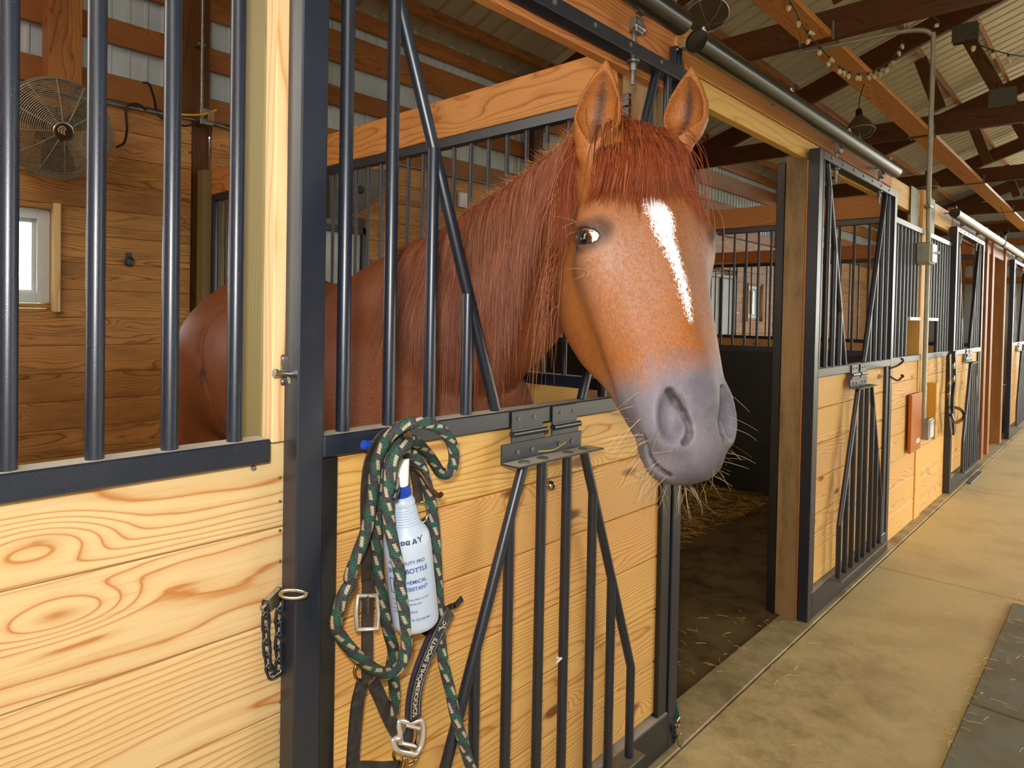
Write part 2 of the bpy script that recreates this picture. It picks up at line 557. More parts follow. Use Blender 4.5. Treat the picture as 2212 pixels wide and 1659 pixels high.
# ---- back wall: planks, window, posts, girts, ribbed siding
YB = 3.54
wb = struct('wall_back')
ZS = [0.044 + 0.168 * k for k in range(17)]
WIN = [(0.52, 1.165), (11.1, 11.75)]
WHITE_DOORS = [(2.36, 3.43), (9.68, 10.75)]
spans = [(-1.62, 1.955), (2.095, 5.62), (5.76, 9.28), (9.42, 12.9), (13.1, 20.3)]
for (sa, sb) in spans:
    for k in range(16):
        z0, z1 = ZS[k], ZS[k + 1]
        cuts = [(a, b) for a, b in WIN if z1 > 1.44 and z0 < 2.05] + [(a, b) for a, b in WHITE_DOORS if z0 < 2.15]
        x = sa
        segs = []
        for a, b in sorted(cuts):
            if a > sb or b < sa: continue
            segs.append((x, a)); x = b
            if z0 < 1.44 and a in (WIN[0][0], WIN[1][0]):
                board('plank', W_BACK, wb, (a, YB + .0175, (z0 + 1.44) / 2), (b, YB + .0175, (z0 + 1.44) / 2), (0, 0, 1), 1.44 - z0 - .002, 0.035)
        segs.append((x, sb))
        for a, b in segs:
            if b - a < .02: continue
            if sa < 0 and a < 0 and k > 11 and b > 1.94:       # a vertical butt joint near the corner post
                board('plank', W_BACK, wb, (a, YB + .0175, (z0 + z1) / 2), (1.80, YB + .0175, (z0 + z1) / 2), (0, 0, 1), z1 - z0 - .0015, 0.035)
                board('plank', W_BACK, wb, (1.803, YB + .0175, (z0 + z1) / 2), (b, YB + .0175, (z0 + z1) / 2), (0, 0, 1), z1 - z0 - .0015, 0.035)
                continue
            board('plank', W_BACK, wb, (a, YB + .0175 + random.uniform(-.001, .001), (z0 + z1) / 2), (b, YB + .0175, (z0 + z1) / 2), (0, 0, 1), z1 - z0 - .0015, 0.035)
for (zc, zh) in ((2.881, .162), (3.24, .158), (3.648, .253), (3.938, .144)):
    for (a, b) in ((-1.9, 5.68), (5.69, 12.98), (13.0, 20.4)):
        board('girt', W_FIR, wb, (a, 3.734, zc), (b, 3.734, zc), (0, 0, 1), zh, .038)
for (a, b) in ((1.12, 1.30), (1.87, 2.09), (5.62, 5.78), (9.28, 9.44), (12.94, 13.1)):
    board('post', W_FIR if a < 1.5 else W_DARK, wb, ((a + b) / 2, 3.646, 0.0), ((a + b) / 2, 3.646, 4.05), (1, 0, 0), b - a, .14)
SID = plain('white_ribbed_siding', (190, 204, 212), 0.45, 0.0, noise=0.15, nscale=3)
sd = MB()
x = -2.0
pr = []
while x < 20.6:
    for dx, dy in ((0, 0), (.075, 0), (.084, -.012), (.100, -.012), (.109, 0)): pr.append((x + dx, 3.775 + dy))
    x += .114
vs = [(x_, y_, z_) for (x_, y_) in pr for z_ in (2.70, 4.08)]
sd.add(vs, [(2 * i, 2 * i + 2, 2 * i + 3, 2 * i + 1) for i in range(len(pr) - 1)])
sd.build('siding', SID, wb)
MB().mm(-2.0, 0.53, 3.80, 3.83, -.1, 2.7).mm(1.16, 11.1, 3.80, 3.83, -.1, 2.7).mm(11.75, 20.6, 3.80, 3.83, -.1, 2.7).mm(.5, 1.2, 3.80, 3.83, -.1, 1.44).mm(.5, 1.2, 3.80, 3.83, 2.05, 2.7).mm(11, 11.8, 3.8, 3.83, -.1, 1.44).mm(11, 11.8, 3.80, 3.83, 2.05, 2.7).build('outer_skin', SID, wb)
VINYL = plain('white_vinyl', (214, 222, 228), 0.4, noise=0.15, nscale=8, to=(150, 150, 140))
g = G('window_glass'); g.out(lin(250, 252, 255), 0.0, Transmission_Weight=1.0, IOR=1.05)
GLASS = g.m
for i, (a, b) in enumerate(WIN):
    w_ = struct('window_%d' % (i + 1), (a, YB, 1.44))
    x0, x1, z0, z1 = a + .03, b - .035, 1.472, 2.02
    fr = MB()
    for (p, q, r, s_) in ((x0, x0 + .066, z0, z1), (x1 - .066, x1, z0, z1), (x0 + .066, x1 - .066, z0, z0 + .058), (x0 + .066, x1 - .066, z1 - .058, z1)):
        fr.mm(p, q, YB + .015, YB + .10, r, s_, .004)
    fr.build('window_frame', VINYL, w_)
    sa_ = MB()
    for (p, q, r, s_) in ((x0 + .066, x0 + .086, z0 + .058, z1 - .058), (x1 - .086, x1 - .066, z0 + .058, z1 - .058), (x0 + .086, x1 - .086, z0 + .058, z0 + .076), (x0 + .086, x1 - .086, z1 - .076, z1 - .058)):
        sa_.mm(p, q, YB + .05, YB + .085, r, s_, .003)
    sa_.build('sash', VINYL, w_)
    MB().mm(x0 + .086, x1 - .086, YB + .064, YB + .070, z0 + .076, z1 - .076).build('pane', GLASS, w_)
    for (p, q, r, s_) in ((a - .004, a + .028, 1.42, 2.06), (b - .033, b + .004, 1.42, 2.06)):
        board('casing', W_TRIM if i == 0 else W_BACK, w_, ((p + q) / 2, YB - .004, r), ((p + q) / 2, YB - .004, s_), (1, 0, 0), q - p, .10)
    board('casing', W_BACK, w_, (a, YB + .01, 2.04), (b, YB + .01, 2.04), (0, 0, 1), .032, .08)
    board('casing', W_BACK, w_, (a, YB + .03, 1.456), (b, YB + .03, 1.456), (0, 0, 1), .028, .06)
PANELW = plain('white_door_sheet', (196, 204, 206), 0.5, noise=0.15, nscale=3)
for i, (a, b) in enumerate(WHITE_DOORS):
    d_ = struct('door_%d' % (i + 1), (a, YB, 0))
    MB().mm(a + .05, b - .05, YB + .03, YB + .05, .05, 2.10).build('door_sheet', PANELW, d_)
    f_ = MB()
    for (p, q, r, s_) in ((a, a + .055, 0, 2.15), (b - .055, b, 0, 2.15), (a, b, 2.095, 2.15), (a, b, 0.0, .06), (a, b, 1.16, 1.21)):
        f_.mm(p, q, YB - .005, YB + .05, r, s_, .003)
    f_.build('door_frame', BLK_FLAT, d_)
    MB().mm((a + b) / 2 - .02, (a + b) / 2 + .02, YB - .002, YB + .04, .06, 2.1, .003).build('mullion', BLK_FLAT, d_)

# ---- roof
SL = 0.365
RZ = lambda y, z0=5.42: z0 - SL * (y if y > -1.83 else -3.66 - y)
ROOFM = plain('roof_sheet', (186, 178, 156), 0.42, 0.0, noise=0.2, nscale=2, to=(140, 130, 110))
rf = struct('ceiling')
for nm, ys in (('roof_sheet', (3.95, -1.83)), ('roof_sheet', (-1.83, -7.6))):
    pr = []
    x = -2.5
    while x < 21:
        for dx, dz in ((0, 0), (.17, 0), (.186, .024), (.206, .024), (.222, 0)): pr.append((x + dx, dz))
        x += .229
    vs = [(x_, y_, RZ(y_) + dz) for (x_, dz) in pr for y_ in ys]
    MB().add(vs, [(2 * i, 2 * i + 1, 2 * i + 3, 2 * i + 2) for i in range(len(pr) - 1)]).build(nm, ROOFM, rf)
TX = [2.04, 5.7, 9.36, 13.02, 16.68, 20.34]
for y in [3.45 - .61 * k for k in range(9)] + [-2.1 - .61 * k for k in range(9)]:
    z = RZ(y) - .075
    nrm = Vector((0, SL if y > -1.83 else -SL, 1)).normalized()
    for a, b in zip([-1.6] + TX[:-1], TX):
        board('purlin', W_FIR, rf, (a + .045, y, z), (b - .045, y, z), nrm, .13, .038)
GUSS = plain('gusset_plate', (96, 100, 92), 0.5, 0.5, noise=0.4, nscale=40)
for i, X in enumerate(TX):
    t = struct('roof_truss', (X, 0, 3.64))
    board('bottom_chord', W_DARK, t, (X, 3.72, 3.75), (X, -7.3, 3.75), (0, 0, 1), .225, .076)
    for (ya, yb) in ((3.9, -1.83), (-7.5, -1.83)):
        board('top_chord', W_DARK, t, (X, ya, RZ(ya) - .285), (X, yb, RZ(yb) - .285), (0, .3, 1), .25, .076)
    A, B = at(2085, 72, 0, 9.36), at(2166, 212, 0, 9.36)
    C_, D_ = at(1988, 128, 0, 9.36), at(2030, 236, 0, 9.36)
    for p, q in ((A, B), (C_, D_)):
        board('web', W_DARK, t, (X, p.y, p.z), (X, q.y, q.z), (0, 1, 0), .13, .04)
    for p in (A, B):
        for sx in (-.042, .042):
            MB().mm(X + sx - .002, X + sx + .002, p.y - .12, p.y + .12, p.z - .1, p.z + .1).build('gusset', GUSS, t)
br = struct('ceiling_brace', (0, .76, 3.64))
xs = [-1.6] + TX
for a, b in zip(xs[:-1], xs[1:]):
    board('brace_board', W_BEAM, br, (a + .05, .76, 3.665), (b - .05, .76, 3.665), (0, 1, 0), .22, .045)
    for s_ in (a + .052, b - .052):
        MB().mm(s_ - .012, s_ + .012, .63, .645, 3.62, 3.76).mm(s_ - .012, s_ + .012, .875, .89, 3.62, 3.76).build('joist_hanger', GALV, br)
we = struct('wall_far', (20.4, 1, 0))
for zc in (2.5, 2.95, 3.4, 3.85):
    board('girt', W_FIR, we, (20.38, .3, zc), (20.38, 3.7, zc), (0, 0, 1), .16, .04)
MB().mm(20.44, 20.46, .2, 3.8, 0, 4.9).build('siding', SID, we)
for y in (.4, 2.0, 3.5):
    board('post', W_FIR, we, (20.30, y, 0), (20.30, y, 4.3), (0, 1, 0), .14, .12)

wr = struct('wall_light_block')                       # unseen wall added to dim the near roof; opening shaped to light the far aisle
MB().mm(-4.0, 24.0, -5.64, -5.6, 2.7, 4.2).mm(-4.0, 4.6, -5.64, -5.6, 0, 2.7).mm(13.0, 24.0, -5.64, -5.6, 0, 2.7).build('siding', SID, wr)
for x in (-3.9, 2.04, 5.7, 9.36, 13.02, 16.68, 20.34):
    board('post', W_FIR, wr, (x, -5.5, 0), (x, -5.5, 4.0), (1, 0, 0), .14, .14)
wl = struct('wall_light_block_end')  # added to close the unseen near end for dark reflections
MB().mm(-4.04, -4.0, -5.6, 3.8, 0, 5.6).build('siding', W_BACK, wl)

# ---- front wall posts, headers, planks
wf = struct('wall_front')
def planks_front(par, a, b, mat, y, tops, ch=.003, t=.034):
    for z0, z1 in zip(tops[:-1], tops[1:]):
        board('plank', mat, par, (a, y + t / 2 + random.uniform(-.0008, .0008), (z0 + z1) / 2), (b, y + t / 2, (z0 + z1) / 2), (0, 0, 1), abs(z1 - z0) - .0018, t, ch)
zl = [1.205] + [1.046 - .177 * k for k in range(6)] + [0.0]
planks_front(wf, -1.55, .70, W_FRONT, .06, zl)
planks_front(wf, -3.98, -1.75, W_FRONT, .06, zl)
board('post', W_TREAT, wf, (-1.65, .12, 0), (-1.65, .12, 2.6), (1, 0, 0), .15, .14)
board('header', W_BEAM, wf, (-3.98, .08, 2.33), (-1.61, .08, 2.33), (0, 0, 1), .235, .038)
board('trim_board', W_TRIM, wf, (.6475, .074, 1.207), (.6475, .074, 2.21), (1, 0, 0), .031, .038, .002)
board('post', W_TREAT, wf, (.70, .165, 0), (.70, .165, 2.6), (1, 0, 0), .136, .138, .004)
board('header', W_BEAM, wf, (-1.6, .08, 2.33), (2.10, .08, 2.33), (0, 0, 1), .235, .038)
board('header', W_YEL, wf, (2.11, .082, 2.268), (4.96, .082, 2.268), (0, 0, 1), .088, .04)
board('track_board', W_BEAM, wf, (2.11, .078, 2.383), (4.93, .078, 2.383), (0, 0, 1), .138, .046)
board('header', W_YEL, wf, (4.97, .082, 2.31), (5.78, .082, 2.31), (0, 0, 1), .165, .04)
board('header', W_YEL, wf, (5.98, .082, 2.31), (7.0, .082, 2.31), (0, 0, 1), .165, .04)
board('header', W_FIR, wf, (7.02, .082, 2.33), (20.3, .082, 2.33), (0, 0, 1), .235, .04)
board('post', W_POST, wf, (2.115, .16, 0), (2.115, .16, 2.65), (1, 0, 0), .13, .135)
board('post', W_POST, wf, (3.49, .113, 0), (3.49, .113, 2.25), (1, 0, 0), .135, .096)
MB().mm(3.426, 3.466, .164, .204, 0, 2.22, .003).build('opening_stile', BLK_FLAT, wf)
board('trim_board', W_BEAM, wf, (3.47, .052, 0), (3.47, .052, 2.22), (1, 0, 0), .10, .024)
board('trim_board', W_YEL, wf, (3.448, .035, 1.16), (3.448, .035, 2.16), (1, 0, 0), .05, .010, .001)
board('post', W_YEL, wf, (5.88, .09, 0), (5.88, .09, 2.42), (1, 0, 0), .17, .10)
BRK = plain('grey_beam_bracket', (126, 124, 108), 0.5, 0.4, noise=0.3, nscale=15)
for a, b in ((5.46, 5.70), (6.0, 6.24)):
    MB().mm(a, b, .050, .056, 2.10, 2.40, .001).build('beam_bracket', BRK, wf)
z2 = [1.178] + [1.045 - .177 * k for k in range(6)] + [0.0]
planks_front(wf, 4.72, 5.80, W_DOOR, .05, z2)
planks_front(wf, 5.965, 7.1, W_DOOR, .05, z2)
for x in (8.95, 9.35, 10.35):
    board('post', W_FIR, wf, (x, .10, 0), (x, .10, 2.4), (1, 0, 0), .13, .11)
planks_front(wf, 11.9, 20.0, W_DOOR, .05, z2)
for x in (13.0, 16.7):
    board('post', W_FIR, wf, (x, .0, 0), (x, .0, 2.5), (1, 0, 0), .13, .13)

# ---- partitions between stalls: beam on top of a barred grille on planks
def partition(X, label, y0, y1, black_panel=False):
    s_ = struct('wall_partition', (X, 0, 0))
    board('beam', W_BEAM, s_, (X + .02, .24, 2.31), (X + .02, 3.42, 2.31), (0, 0, 1), .167, .04)
    board('post', W_TREAT, s_, (X + .02, 3.475, 0), (X + .02, 3.475, 2.39), (1, 0, 0), .14, .10)
    if black_panel:
        MB().mm(X, X + .03, .2, 3.42, 0, 1.185, .003).build('kick_panel', plain('black_rubber_panel', (30, 32, 31), .6, noise=.3, nscale=6), s_)
    else:
        for k in range(7):
            z0, z1 = max(0, 1.186 - .17 * (k + 1)), 1.186 - .17 * k
            board('plank', W_DOOR, s_, (X + .02, .20, (z0 + z1) / 2), (X + .02, 3.42, (z0 + z1) / 2), (0, 0, 1), z1 - z0 - .002, .035)
    g_ = thing('partition_grille', label, 'grille', (X, 0, 1.186), 'barred grilles on top of the stall partitions')
    MB().mm(X, X + .04, .19, 3.42, 2.18, 2.224, .003).build('top_rail', BLK, g_)
    MB().mm(X, X + .04, .19, 3.42, 1.187, 1.23, .003).build('bottom_rail', BLK, g_)
    for y in (.21, 3.40):
        MB().mm(X, X + .04, y - .02, y + .02, 1.231, 2.179, .003).build('stile', BLK, g_)
    y = .459 - .103
    while y < 3.36:
        rod('bar', BLK, g_, (X + .02, y, 1.23), (X + .02, y, 2.18), .0095)
        y += .103
    return g_
partition(2.04, 'black barred grille of the partition behind the horse, under an orange beam', 0, 0)
partition(5.66, 'black barred grille inside the open stall, above a black kick panel', 0, 0, True)
partition(9.32, 'black barred grille of the next partition further on, dimly seen through the open stall', 0, 0)
partition(-1.64, 'black barred grille of the partition at the near end of the fan stall', 0, 0)

# ---- fixed barred grilles of the stall fronts
def front_grille(x0, x1, label, bars, y=.06, zt=2.19, low=None):
    g_ = thing('stall_front_grille', label, 'grille', (x0, y, 1.17))
    MB().mm(x0, x1, y - .025, y + .025, 1.177, 1.219, .003).build('sill_rail', BLK, g_)
    MB().mm(x0, x1, y - .02, y + .02, zt - .04, zt, .003).build('top_rail', BLK, g_)
    for b in bars:
        z0 = 1.219
        if low and low[0] < b < low[1]: z0 = 1.49
        rod('bar', BLK, g_, (b, y, z0), (b, y, zt - .04), .0135)
    if low: MB().mm(low[0], low[1], y - .02, y + .02, 1.465, 1.49, .003).build('feed_opening_rail', VINYL, g_)  # white colour paints in the glossy rail's highlight
    return g_
front_grille(-1.55, .62, 'black barred grille on the pale pine front, in front of the fan and window', [.562 - .112 * k for k in range(16)])
front_grille(4.93, 5.79, 'black barred grille between the open sliding door and the conduit post', [4.985 + .1 * k for k in range(8)], .05, 2.13, (5.44, 5.78))
front_grille(5.97, 6.90, 'black barred grille just beyond the conduit post', [6.03 + .1 * k for k in range(9)], .05, 2.13, (5.98, 6.4))
# ================================================================== sliding stall doors
def make_door(x0, label):
    x1, c = x0 + 1.463, x0 + .7315
    d = thing('sliding_stall_door', label, 'stall door', (x0, 0, 0), 'sliding doors of the stalls')
    for a in (x0, x1 - .056):
        MB().mm(a, a + .056, 0, .05, .012, 2.265, .003).build('stile', BLK, d)
    for a, b in ((x0 + .0565, x0 + .092), (x1 - .118, x1 - .0625)):
        MB().mm(a, b, .006, .03, .14, 1.176, .002).build('panel_channel', BLK_FLAT, d)
    MB().mm(x0 + .056, x1 - .056, 0.0, .05, 2.224, 2.265, .003).build('top_rail', BLK, d)
    MB().mm(x0 + .056, x1 - .056, 0.0, .05, 1.177, 1.219, .003).build('sill_rail', BLK, d)
    MB().mm(x0 + .056, x1 - .056, 0.0, .048, .012, .138, .003).build('bottom_rail', BLK_FLAT, d)
    zz = [1.176] + [1.0175 - .1735 * k for k in range(6)]
    for za, zb in zip(zz[:-1], zz[1:]):
        board('plank', W_DOOR, d, (x0 + .07, .036, (za + zb) / 2), (x1 - .08, .036, (za + zb) / 2), (0, 0, 1), za - zb - .0022, .028, .0045)
    zt = 2.224
    dx = lambda z: .177 + (z - 1.219) * .364                       # the sloping sides of the head opening
    for s_ in (-1, 1):
        for o_, top in ((.279, 1.513), (.392, 1.818), (.505, zt), (.618, zt)):
            rod('bar', BLK, d, (c + s_ * o_, .025, 1.219), (c + s_ * o_, .025, min(top, 1.219 + (o_ - .177) / .364)), .0135)
        rod('sloping_bar', BLK, d, (c + s_ * .177, .025, 1.219), (c + s_ * dx(zt), .025, zt), .0135)
    for hx in (x0 + .325, x0 + 1.138):                                # trolley hangers on the top rail
        h = MB().cyl((hx, .025, 2.150), (hx, .025, 2.335), .006, 10).cyl((hx, .025, 2.192), (hx, .025, 2.212), .011, 6)
        h.cyl((hx, .025, 2.216), (hx, .025, 2.2235), .019, 16).mm(hx - .02, hx + .02, .002, .03, 2.30, 2.345, .003)
        h.cyl((hx - .03, .012, 2.318), (hx + .03, .012, 2.318), .011, 12)
        h.build('hanger', GALV, d, smooth=40)
    m = MB()
    for k in range(7):
        x = x0 + .18 + k * .18
        m.cyl((x, -.003, 2.246), (x, .001, 2.246), .007, 10)
    m.build('rivets', GALV, d)['kind'] = 'stuff'
    # the drop-down yoke, folded out and hanging in front of the planks
    yc = c - .018
    zs = 1.098
    plate = MB().mm(yc - .172, yc + .148, -.010, -.005, zs, 1.142, .001).mm(yc - .137, yc - .012, -.010, -.005, 1.142, 1.158, .001).mm(yc + .02, yc + .135, -.010, -.005, 1.142, 1.158, .001)
    plate.mm(yc - .172, yc + .182, -.062, -.005, zs - .004, zs, .001)
    yk = plate.build('yoke', BLK, d)
    for a, b in ((-.137, -.008), (.022, .138)):
        MB().mm(yc + a + .004, yc + b - .006, -.006, -.001, 1.168, 1.216, .001).build('hinge_leaf', BLK, yk)
        MB().cyl((yc + a, -.010, 1.163), (yc + b, -.010, 1.163), .0085, 12).build('hinge_barrel', BLK, yk, smooth=40)
    bl = MB()
    for a in (-.11, -.05, .06, .115): bl.cyl((yc + a, -.005, 1.198), (yc + a, -.008, 1.198), .005, 10)
    for a in (-.115, -.06, .05, .105): bl.cyl((yc + a, -.009, 1.118), (yc + a, -.013, 1.118), .006, 10)
    for a in (-.12, -.05, .055, .125): bl.lathe([(.016, 0), (.013, .003), (.001, .005)], Matrix.Translation((yc + a, -.036, zs)), 12)
    bl.build('bolts', STEELG, yk)['kind'] = 'stuff'
    ys = -.036
    top = zs - .004
    for s_, o_, z_ in ((-1, .279, .685), (-1, .171, .965), (-1, .053, top), (1, .051, top), (1, .171, .965), (1, .273, .685)):
        zt_ = top if z_ == top else top - ((o_ - .124) / .39)
        rod('bar', BLK, yk, (yc + s_ * o_, ys, .150), (yc + s_ * o_, ys, zt_), .0128)
    for s_ in (-1, 1):
        rod('sloping_bar', BLK, yk, (yc + s_ * .387, ys, .418), (yc + s_ * .124, ys, top), .0128)
        rod('bar', BLK, yk, (yc + s_ * .387, ys, .150), (yc + s_ * .387, ys, .421), .0128)
    MB().mm(yc - .43, yc + .43, -.066, -.006, .144, .150, .001).build('foot_plate', STEELG, yk)
    return d
D1 = make_door(.652, 'closed sliding stall door with the horse looking out over it')
kn = MB().lathe([(.0005, -.013), (.007, -.011), (.012, -.005), (.013, 0), (.012, .005), (.007, .011), (.0005, .013)], Matrix.Translation((0, 0, 0)), 16)
kp = at(1186, 1048, 1, .004)
kn.v = [(x + kp.x, y + kp.y - .004, z + kp.z) for x, y, z in kn.v]
kn.build('knob', CHROME, D1, smooth=60)
for (x, lab) in ((3.402, 'sliding stall door slid open beyond the open doorway, thin hooks on its edge'),
                 (6.87, 'sliding stall door past the conduit post, with a black bridle on its edge'),
                 (10.72, 'far sliding stall door near the end of the row'),
                 (14.4, 'last sliding stall door, only a dark sliver at the end of the row')):
    n = copy_tree(D1, Matrix.Translation((x, 0, 0)), lab)
    for ch in [c for c in bpy.data.objects if c.parent == n and c.name.startswith('knob')]: bpy.data.objects.remove(ch)

TRK = plain('track_cover_paint', (17, 23, 21), 0.28, spec=0.5, noise=0.2, nscale=9, to=(44, 46, 40))
def track(x0, x1, z, label, y=-.028, r=.038):
    t = thing('door_track_cover', label, 'track cover', (x0, y, z), 'round door track covers on the header')
    ring = lambda x, q: [(x, y + q * math.cos(a), z + q * math.sin(a)) for a in [math.pi * (-.42 + 2 * k / 22 * .92) + math.pi for k in range(23)]]
    a, b = ring(x0, r), ring(x1, r)
    ai, bi = ring(x0, r - .003), ring(x1, r - .003)
    m = MB()
    n = len(a)
    m.add(a + b, [(k, k + 1, n + k + 1, n + k) for k in range(n - 1)])
    m.add(ai + bi, [(k + 1, k, n + k, n + k + 1) for k in range(n - 1)])
    m.add(a + ai, [(k, n + k, n + k + 1, k + 1) for k in range(n - 1)])
    m.build('cover', TRK, t, smooth=50)
    for xa in (x0 + .004, x1 - .010):
        MB().cyl((xa, y, z), (xa + .006, y, z), r - .004, 22).build('end_cap', TRK, t, smooth=40)
    k = x0 + .05
    while k < x1:
        bk = MB().mm(k - .02, k + .02, y + .02, .050, z + .004, z + .012, .001).cyl((k, y, z + r - .004), (k, y, z + r + .022), .007, 8).cyl((k, y, z + r), (k, y, z + r + .010), .012, 6)
        bk.build('track_bracket', GALV, t)
        k += .8
    return t
track(-1.4, 1.985, 2.382, 'round dark track cover over the horse, its cut end beside the rail bracket')
track(2.085, 4.66, 2.356, 'long round dark track cover above the open doorway and the open door')
track(6.55, 9.2, 2.335, 'pale shining track cover beyond the conduit post')
track(9.28, 13.2, 2.335, 'pale shining track cover furthest along the row')
# ================================================================== the horse
def axis_pts(*segs):
    out = [segs[0][0]]
    for a, b, h in segs:
        n = max(1, int(round((b - a) / h)))
        out += [a + (b - a) * (k + 1) / n for k in range(n)]
    return np.array(out, dtype=np.float32)
if 'HCELL' not in globals(): HCELL = 0.0034
_h = HCELL
GX = axis_pts((.76, 1.30, _h), (1.30, 1.86, .010))
GY = axis_pts((-.72, -.24, _h), (-.24, .12, .007), (.12, 2.25, .012))
GZ = axis_pts((-.01, 1.06, .013), (1.06, 1.98, _h))
SD = np.full((len(GX), len(GY), len(GZ)), 0.5, dtype=np.float32)
UPX = (PPX, PPY)

def _sl(lo, hi, mg):
    r = []
    for g_, a, b in zip((GX, GY, GZ), lo, hi):
        i, j = np.searchsorted(g_, (a - mg, b + mg))
        r.append(slice(max(0, i - 1), min(len(g_), j + 1)))
    return tuple(r)

def _pts(sl):
    return GX[sl[0]][:, None, None], GY[sl[1]][None, :, None], GZ[sl[2]][None, None, :]

def _comb(sl, d, k, op):
    a = SD[sl]
    if op == 'add':
        h = np.clip(.5 + .5 * (a - d) / k, 0, 1)
        SD[sl] = a * (1 - h) + d * h - k * h * (1 - h)
    else:                                                     # carve
        d = -d
        h = np.clip(.5 - .5 * (a - d) / k, 0, 1)
        SD[sl] = a * (1 - h) + d * h + k * h * (1 - h)

def cone(a, b, ra, rb, k=.03, op='add'):
    a, b = np.array(a, dtype=np.float32), np.array(b, dtype=np.float32)
    R_ = max(ra, rb)
    sl = _sl(np.minimum(a, b) - R_, np.maximum(a, b) + R_, k + .05)
    X, Y, Z = _pts(sl)
    ab = b - a
    L2 = float(ab @ ab) + 1e-9
    t = np.clip(((X - a[0]) * ab[0] + (Y - a[1]) * ab[1] + (Z - a[2]) * ab[2]) / L2, 0, 1)
    d = np.sqrt((X - a[0] - t * ab[0]) ** 2 + (Y - a[1] - t * ab[1]) ** 2 + (Z - a[2] - t * ab[2]) ** 2) - (ra + (rb - ra) * t)
    _comb(sl, d, k, op)

def chain(pts, k=.05):
    for (a, ra), (b, rb) in zip(pts[:-1], pts[1:]): cone(a, b, ra, rb, k)

def ell(c, r, ax=None, k=.03, op='add'):
    c = np.array(c, dtype=np.float32)
    A = np.eye(3, dtype=np.float32) if ax is None else np.array(ax, dtype=np.float32)   # rows are the axes
    ext = np.sqrt(((A * np.array(r)[:, None]) ** 2).sum(0))
    sl = _sl(c - ext, c + ext, k + .05)
    X, Y, Z = _pts(sl)
    X, Y, Z = X - c[0], Y - c[1], Z - c[2]
    q = [(A[i, 0] * X + A[i, 1] * Y + A[i, 2] * Z) / r[i] for i in range(3)]
    k0 = np.sqrt(q[0] ** 2 + q[1] ** 2 + q[2] ** 2) + 1e-6
    k1 = np.sqrt((q[0] / r[0]) ** 2 + (q[1] / r[1]) ** 2 + (q[2] / r[2]) ** 2) + 1e-6
    _comb(sl, k0 * (k0 - 1) / k1, k, op)

V3 = lambda v: np.array(v, dtype=np.float64)
# head frame: s to the horse's left, n out of the face, l from the poll down to the nose
HP, HN = V3(atw(1392, 268, 1.20)), V3(atw(1530, 905, 1.04))
EL = (HN - HP) / np.linalg.norm(HN - HP)
_th = math.radians(21)
ES = V3(_R) * math.cos(_th) + V3(_F) * math.sin(_th)
ES -= EL * (ES @ EL); ES /= np.linalg.norm(ES)
EN = np.cross(EL, ES)
HA = np.stack([ES, EN, EL])
hw = lambda s, n, l: HP + ES * s + EN * n + EL * l
LW = 1.14
def hcone(a, b, ra, rb, k=.02, op='add', both=True):
    for sx in ((1, -1) if both else (1,)):
        w_ = LW if sx > 0 and both else 1.0
        cone(hw(a[0] * sx * w_, a[1], a[2]), hw(b[0] * sx * w_, b[1], b[2]), ra, rb, k, op)
def hell(c, r, k=.02, op='add', both=True, rot=None):
    """ellipsoid in the head frame; rot = (axis index, degrees) turns it (mirrored on the other side)"""
    for sx in ((1, -1) if both else (1,)):
        A = np.eye(3)
        if rot:
            for ax_, dg in rot:
                a = math.radians(dg) * (sx if ax_ != 0 else 1)
                i, j = [(1, 2), (2, 0), (0, 1)][ax_]
                Rm = np.eye(3); Rm[i, i] = Rm[j, j] = math.cos(a); Rm[i, j] = math.sin(a); Rm[j, i] = -math.sin(a)
                A = Rm @ A
        ell(hw(c[0] * sx * (LW if sx > 0 and both else 1.0), c[1], c[2]), r, A @ HA, k, op)

nk = lambda P_: list(zip([V3(q) for q in spline([p for p, r in P_], 4)], np.interp(np.arange(4 * (len(P_) - 1) + 1) / 4.0, np.arange(len(P_)), [r for p, r in P_])))
def field(P):
    """distance to the skin at points P (n, 3)"""
    out = []
    for g_, i in ((GX, 0), (GY, 1), (GZ, 2)):
        k = np.clip(np.searchsorted(g_, P[:, i]) - 1, 0, len(g_) - 2)
        f = np.clip((P[:, i] - g_[k]) / (g_[k + 1] - g_[k]), 0, 1)
        out.append((k, f))
    (i, a), (j, b), (k, c) = out
    r = 0
    for di in (0, 1):
        for dj in (0, 1):
            for dk in (0, 1):
                r = r + SD[i + di, j + dj, k + dk] * (a if di else 1 - a) * (b if dj else 1 - b) * (c if dk else 1 - c)
    return r
def skin_at(px, py):
    """head coordinates of the skin point on the sight line of a pixel"""
    o, d = V3(CAM), V3(atw(px, py, 1.0)) - V3(CAM)
    d /= np.linalg.norm(d)
    t = .85
    for _ in range(400):
        f = float(field((o + d * t)[None])[0])
        if f < .001: break
        t += min(max(f * .5, .001), .02)
    p = o + d * t - HP
    return np.array([p @ ES, p @ EN, p @ EL])
def skin_pt(px, py):
    """the skin point on the sight line of a pixel"""
    o, d = V3(CAM), V3(atw(px, py, 1.0)) - V3(CAM)
    d /= np.linalg.norm(d)
    t = .85
    for _ in range(400):
        f = float(field((o + d * t)[None])[0])
        if f < .002: break
        t += min(max(f * .5, .001), .02)
    return o + d * t
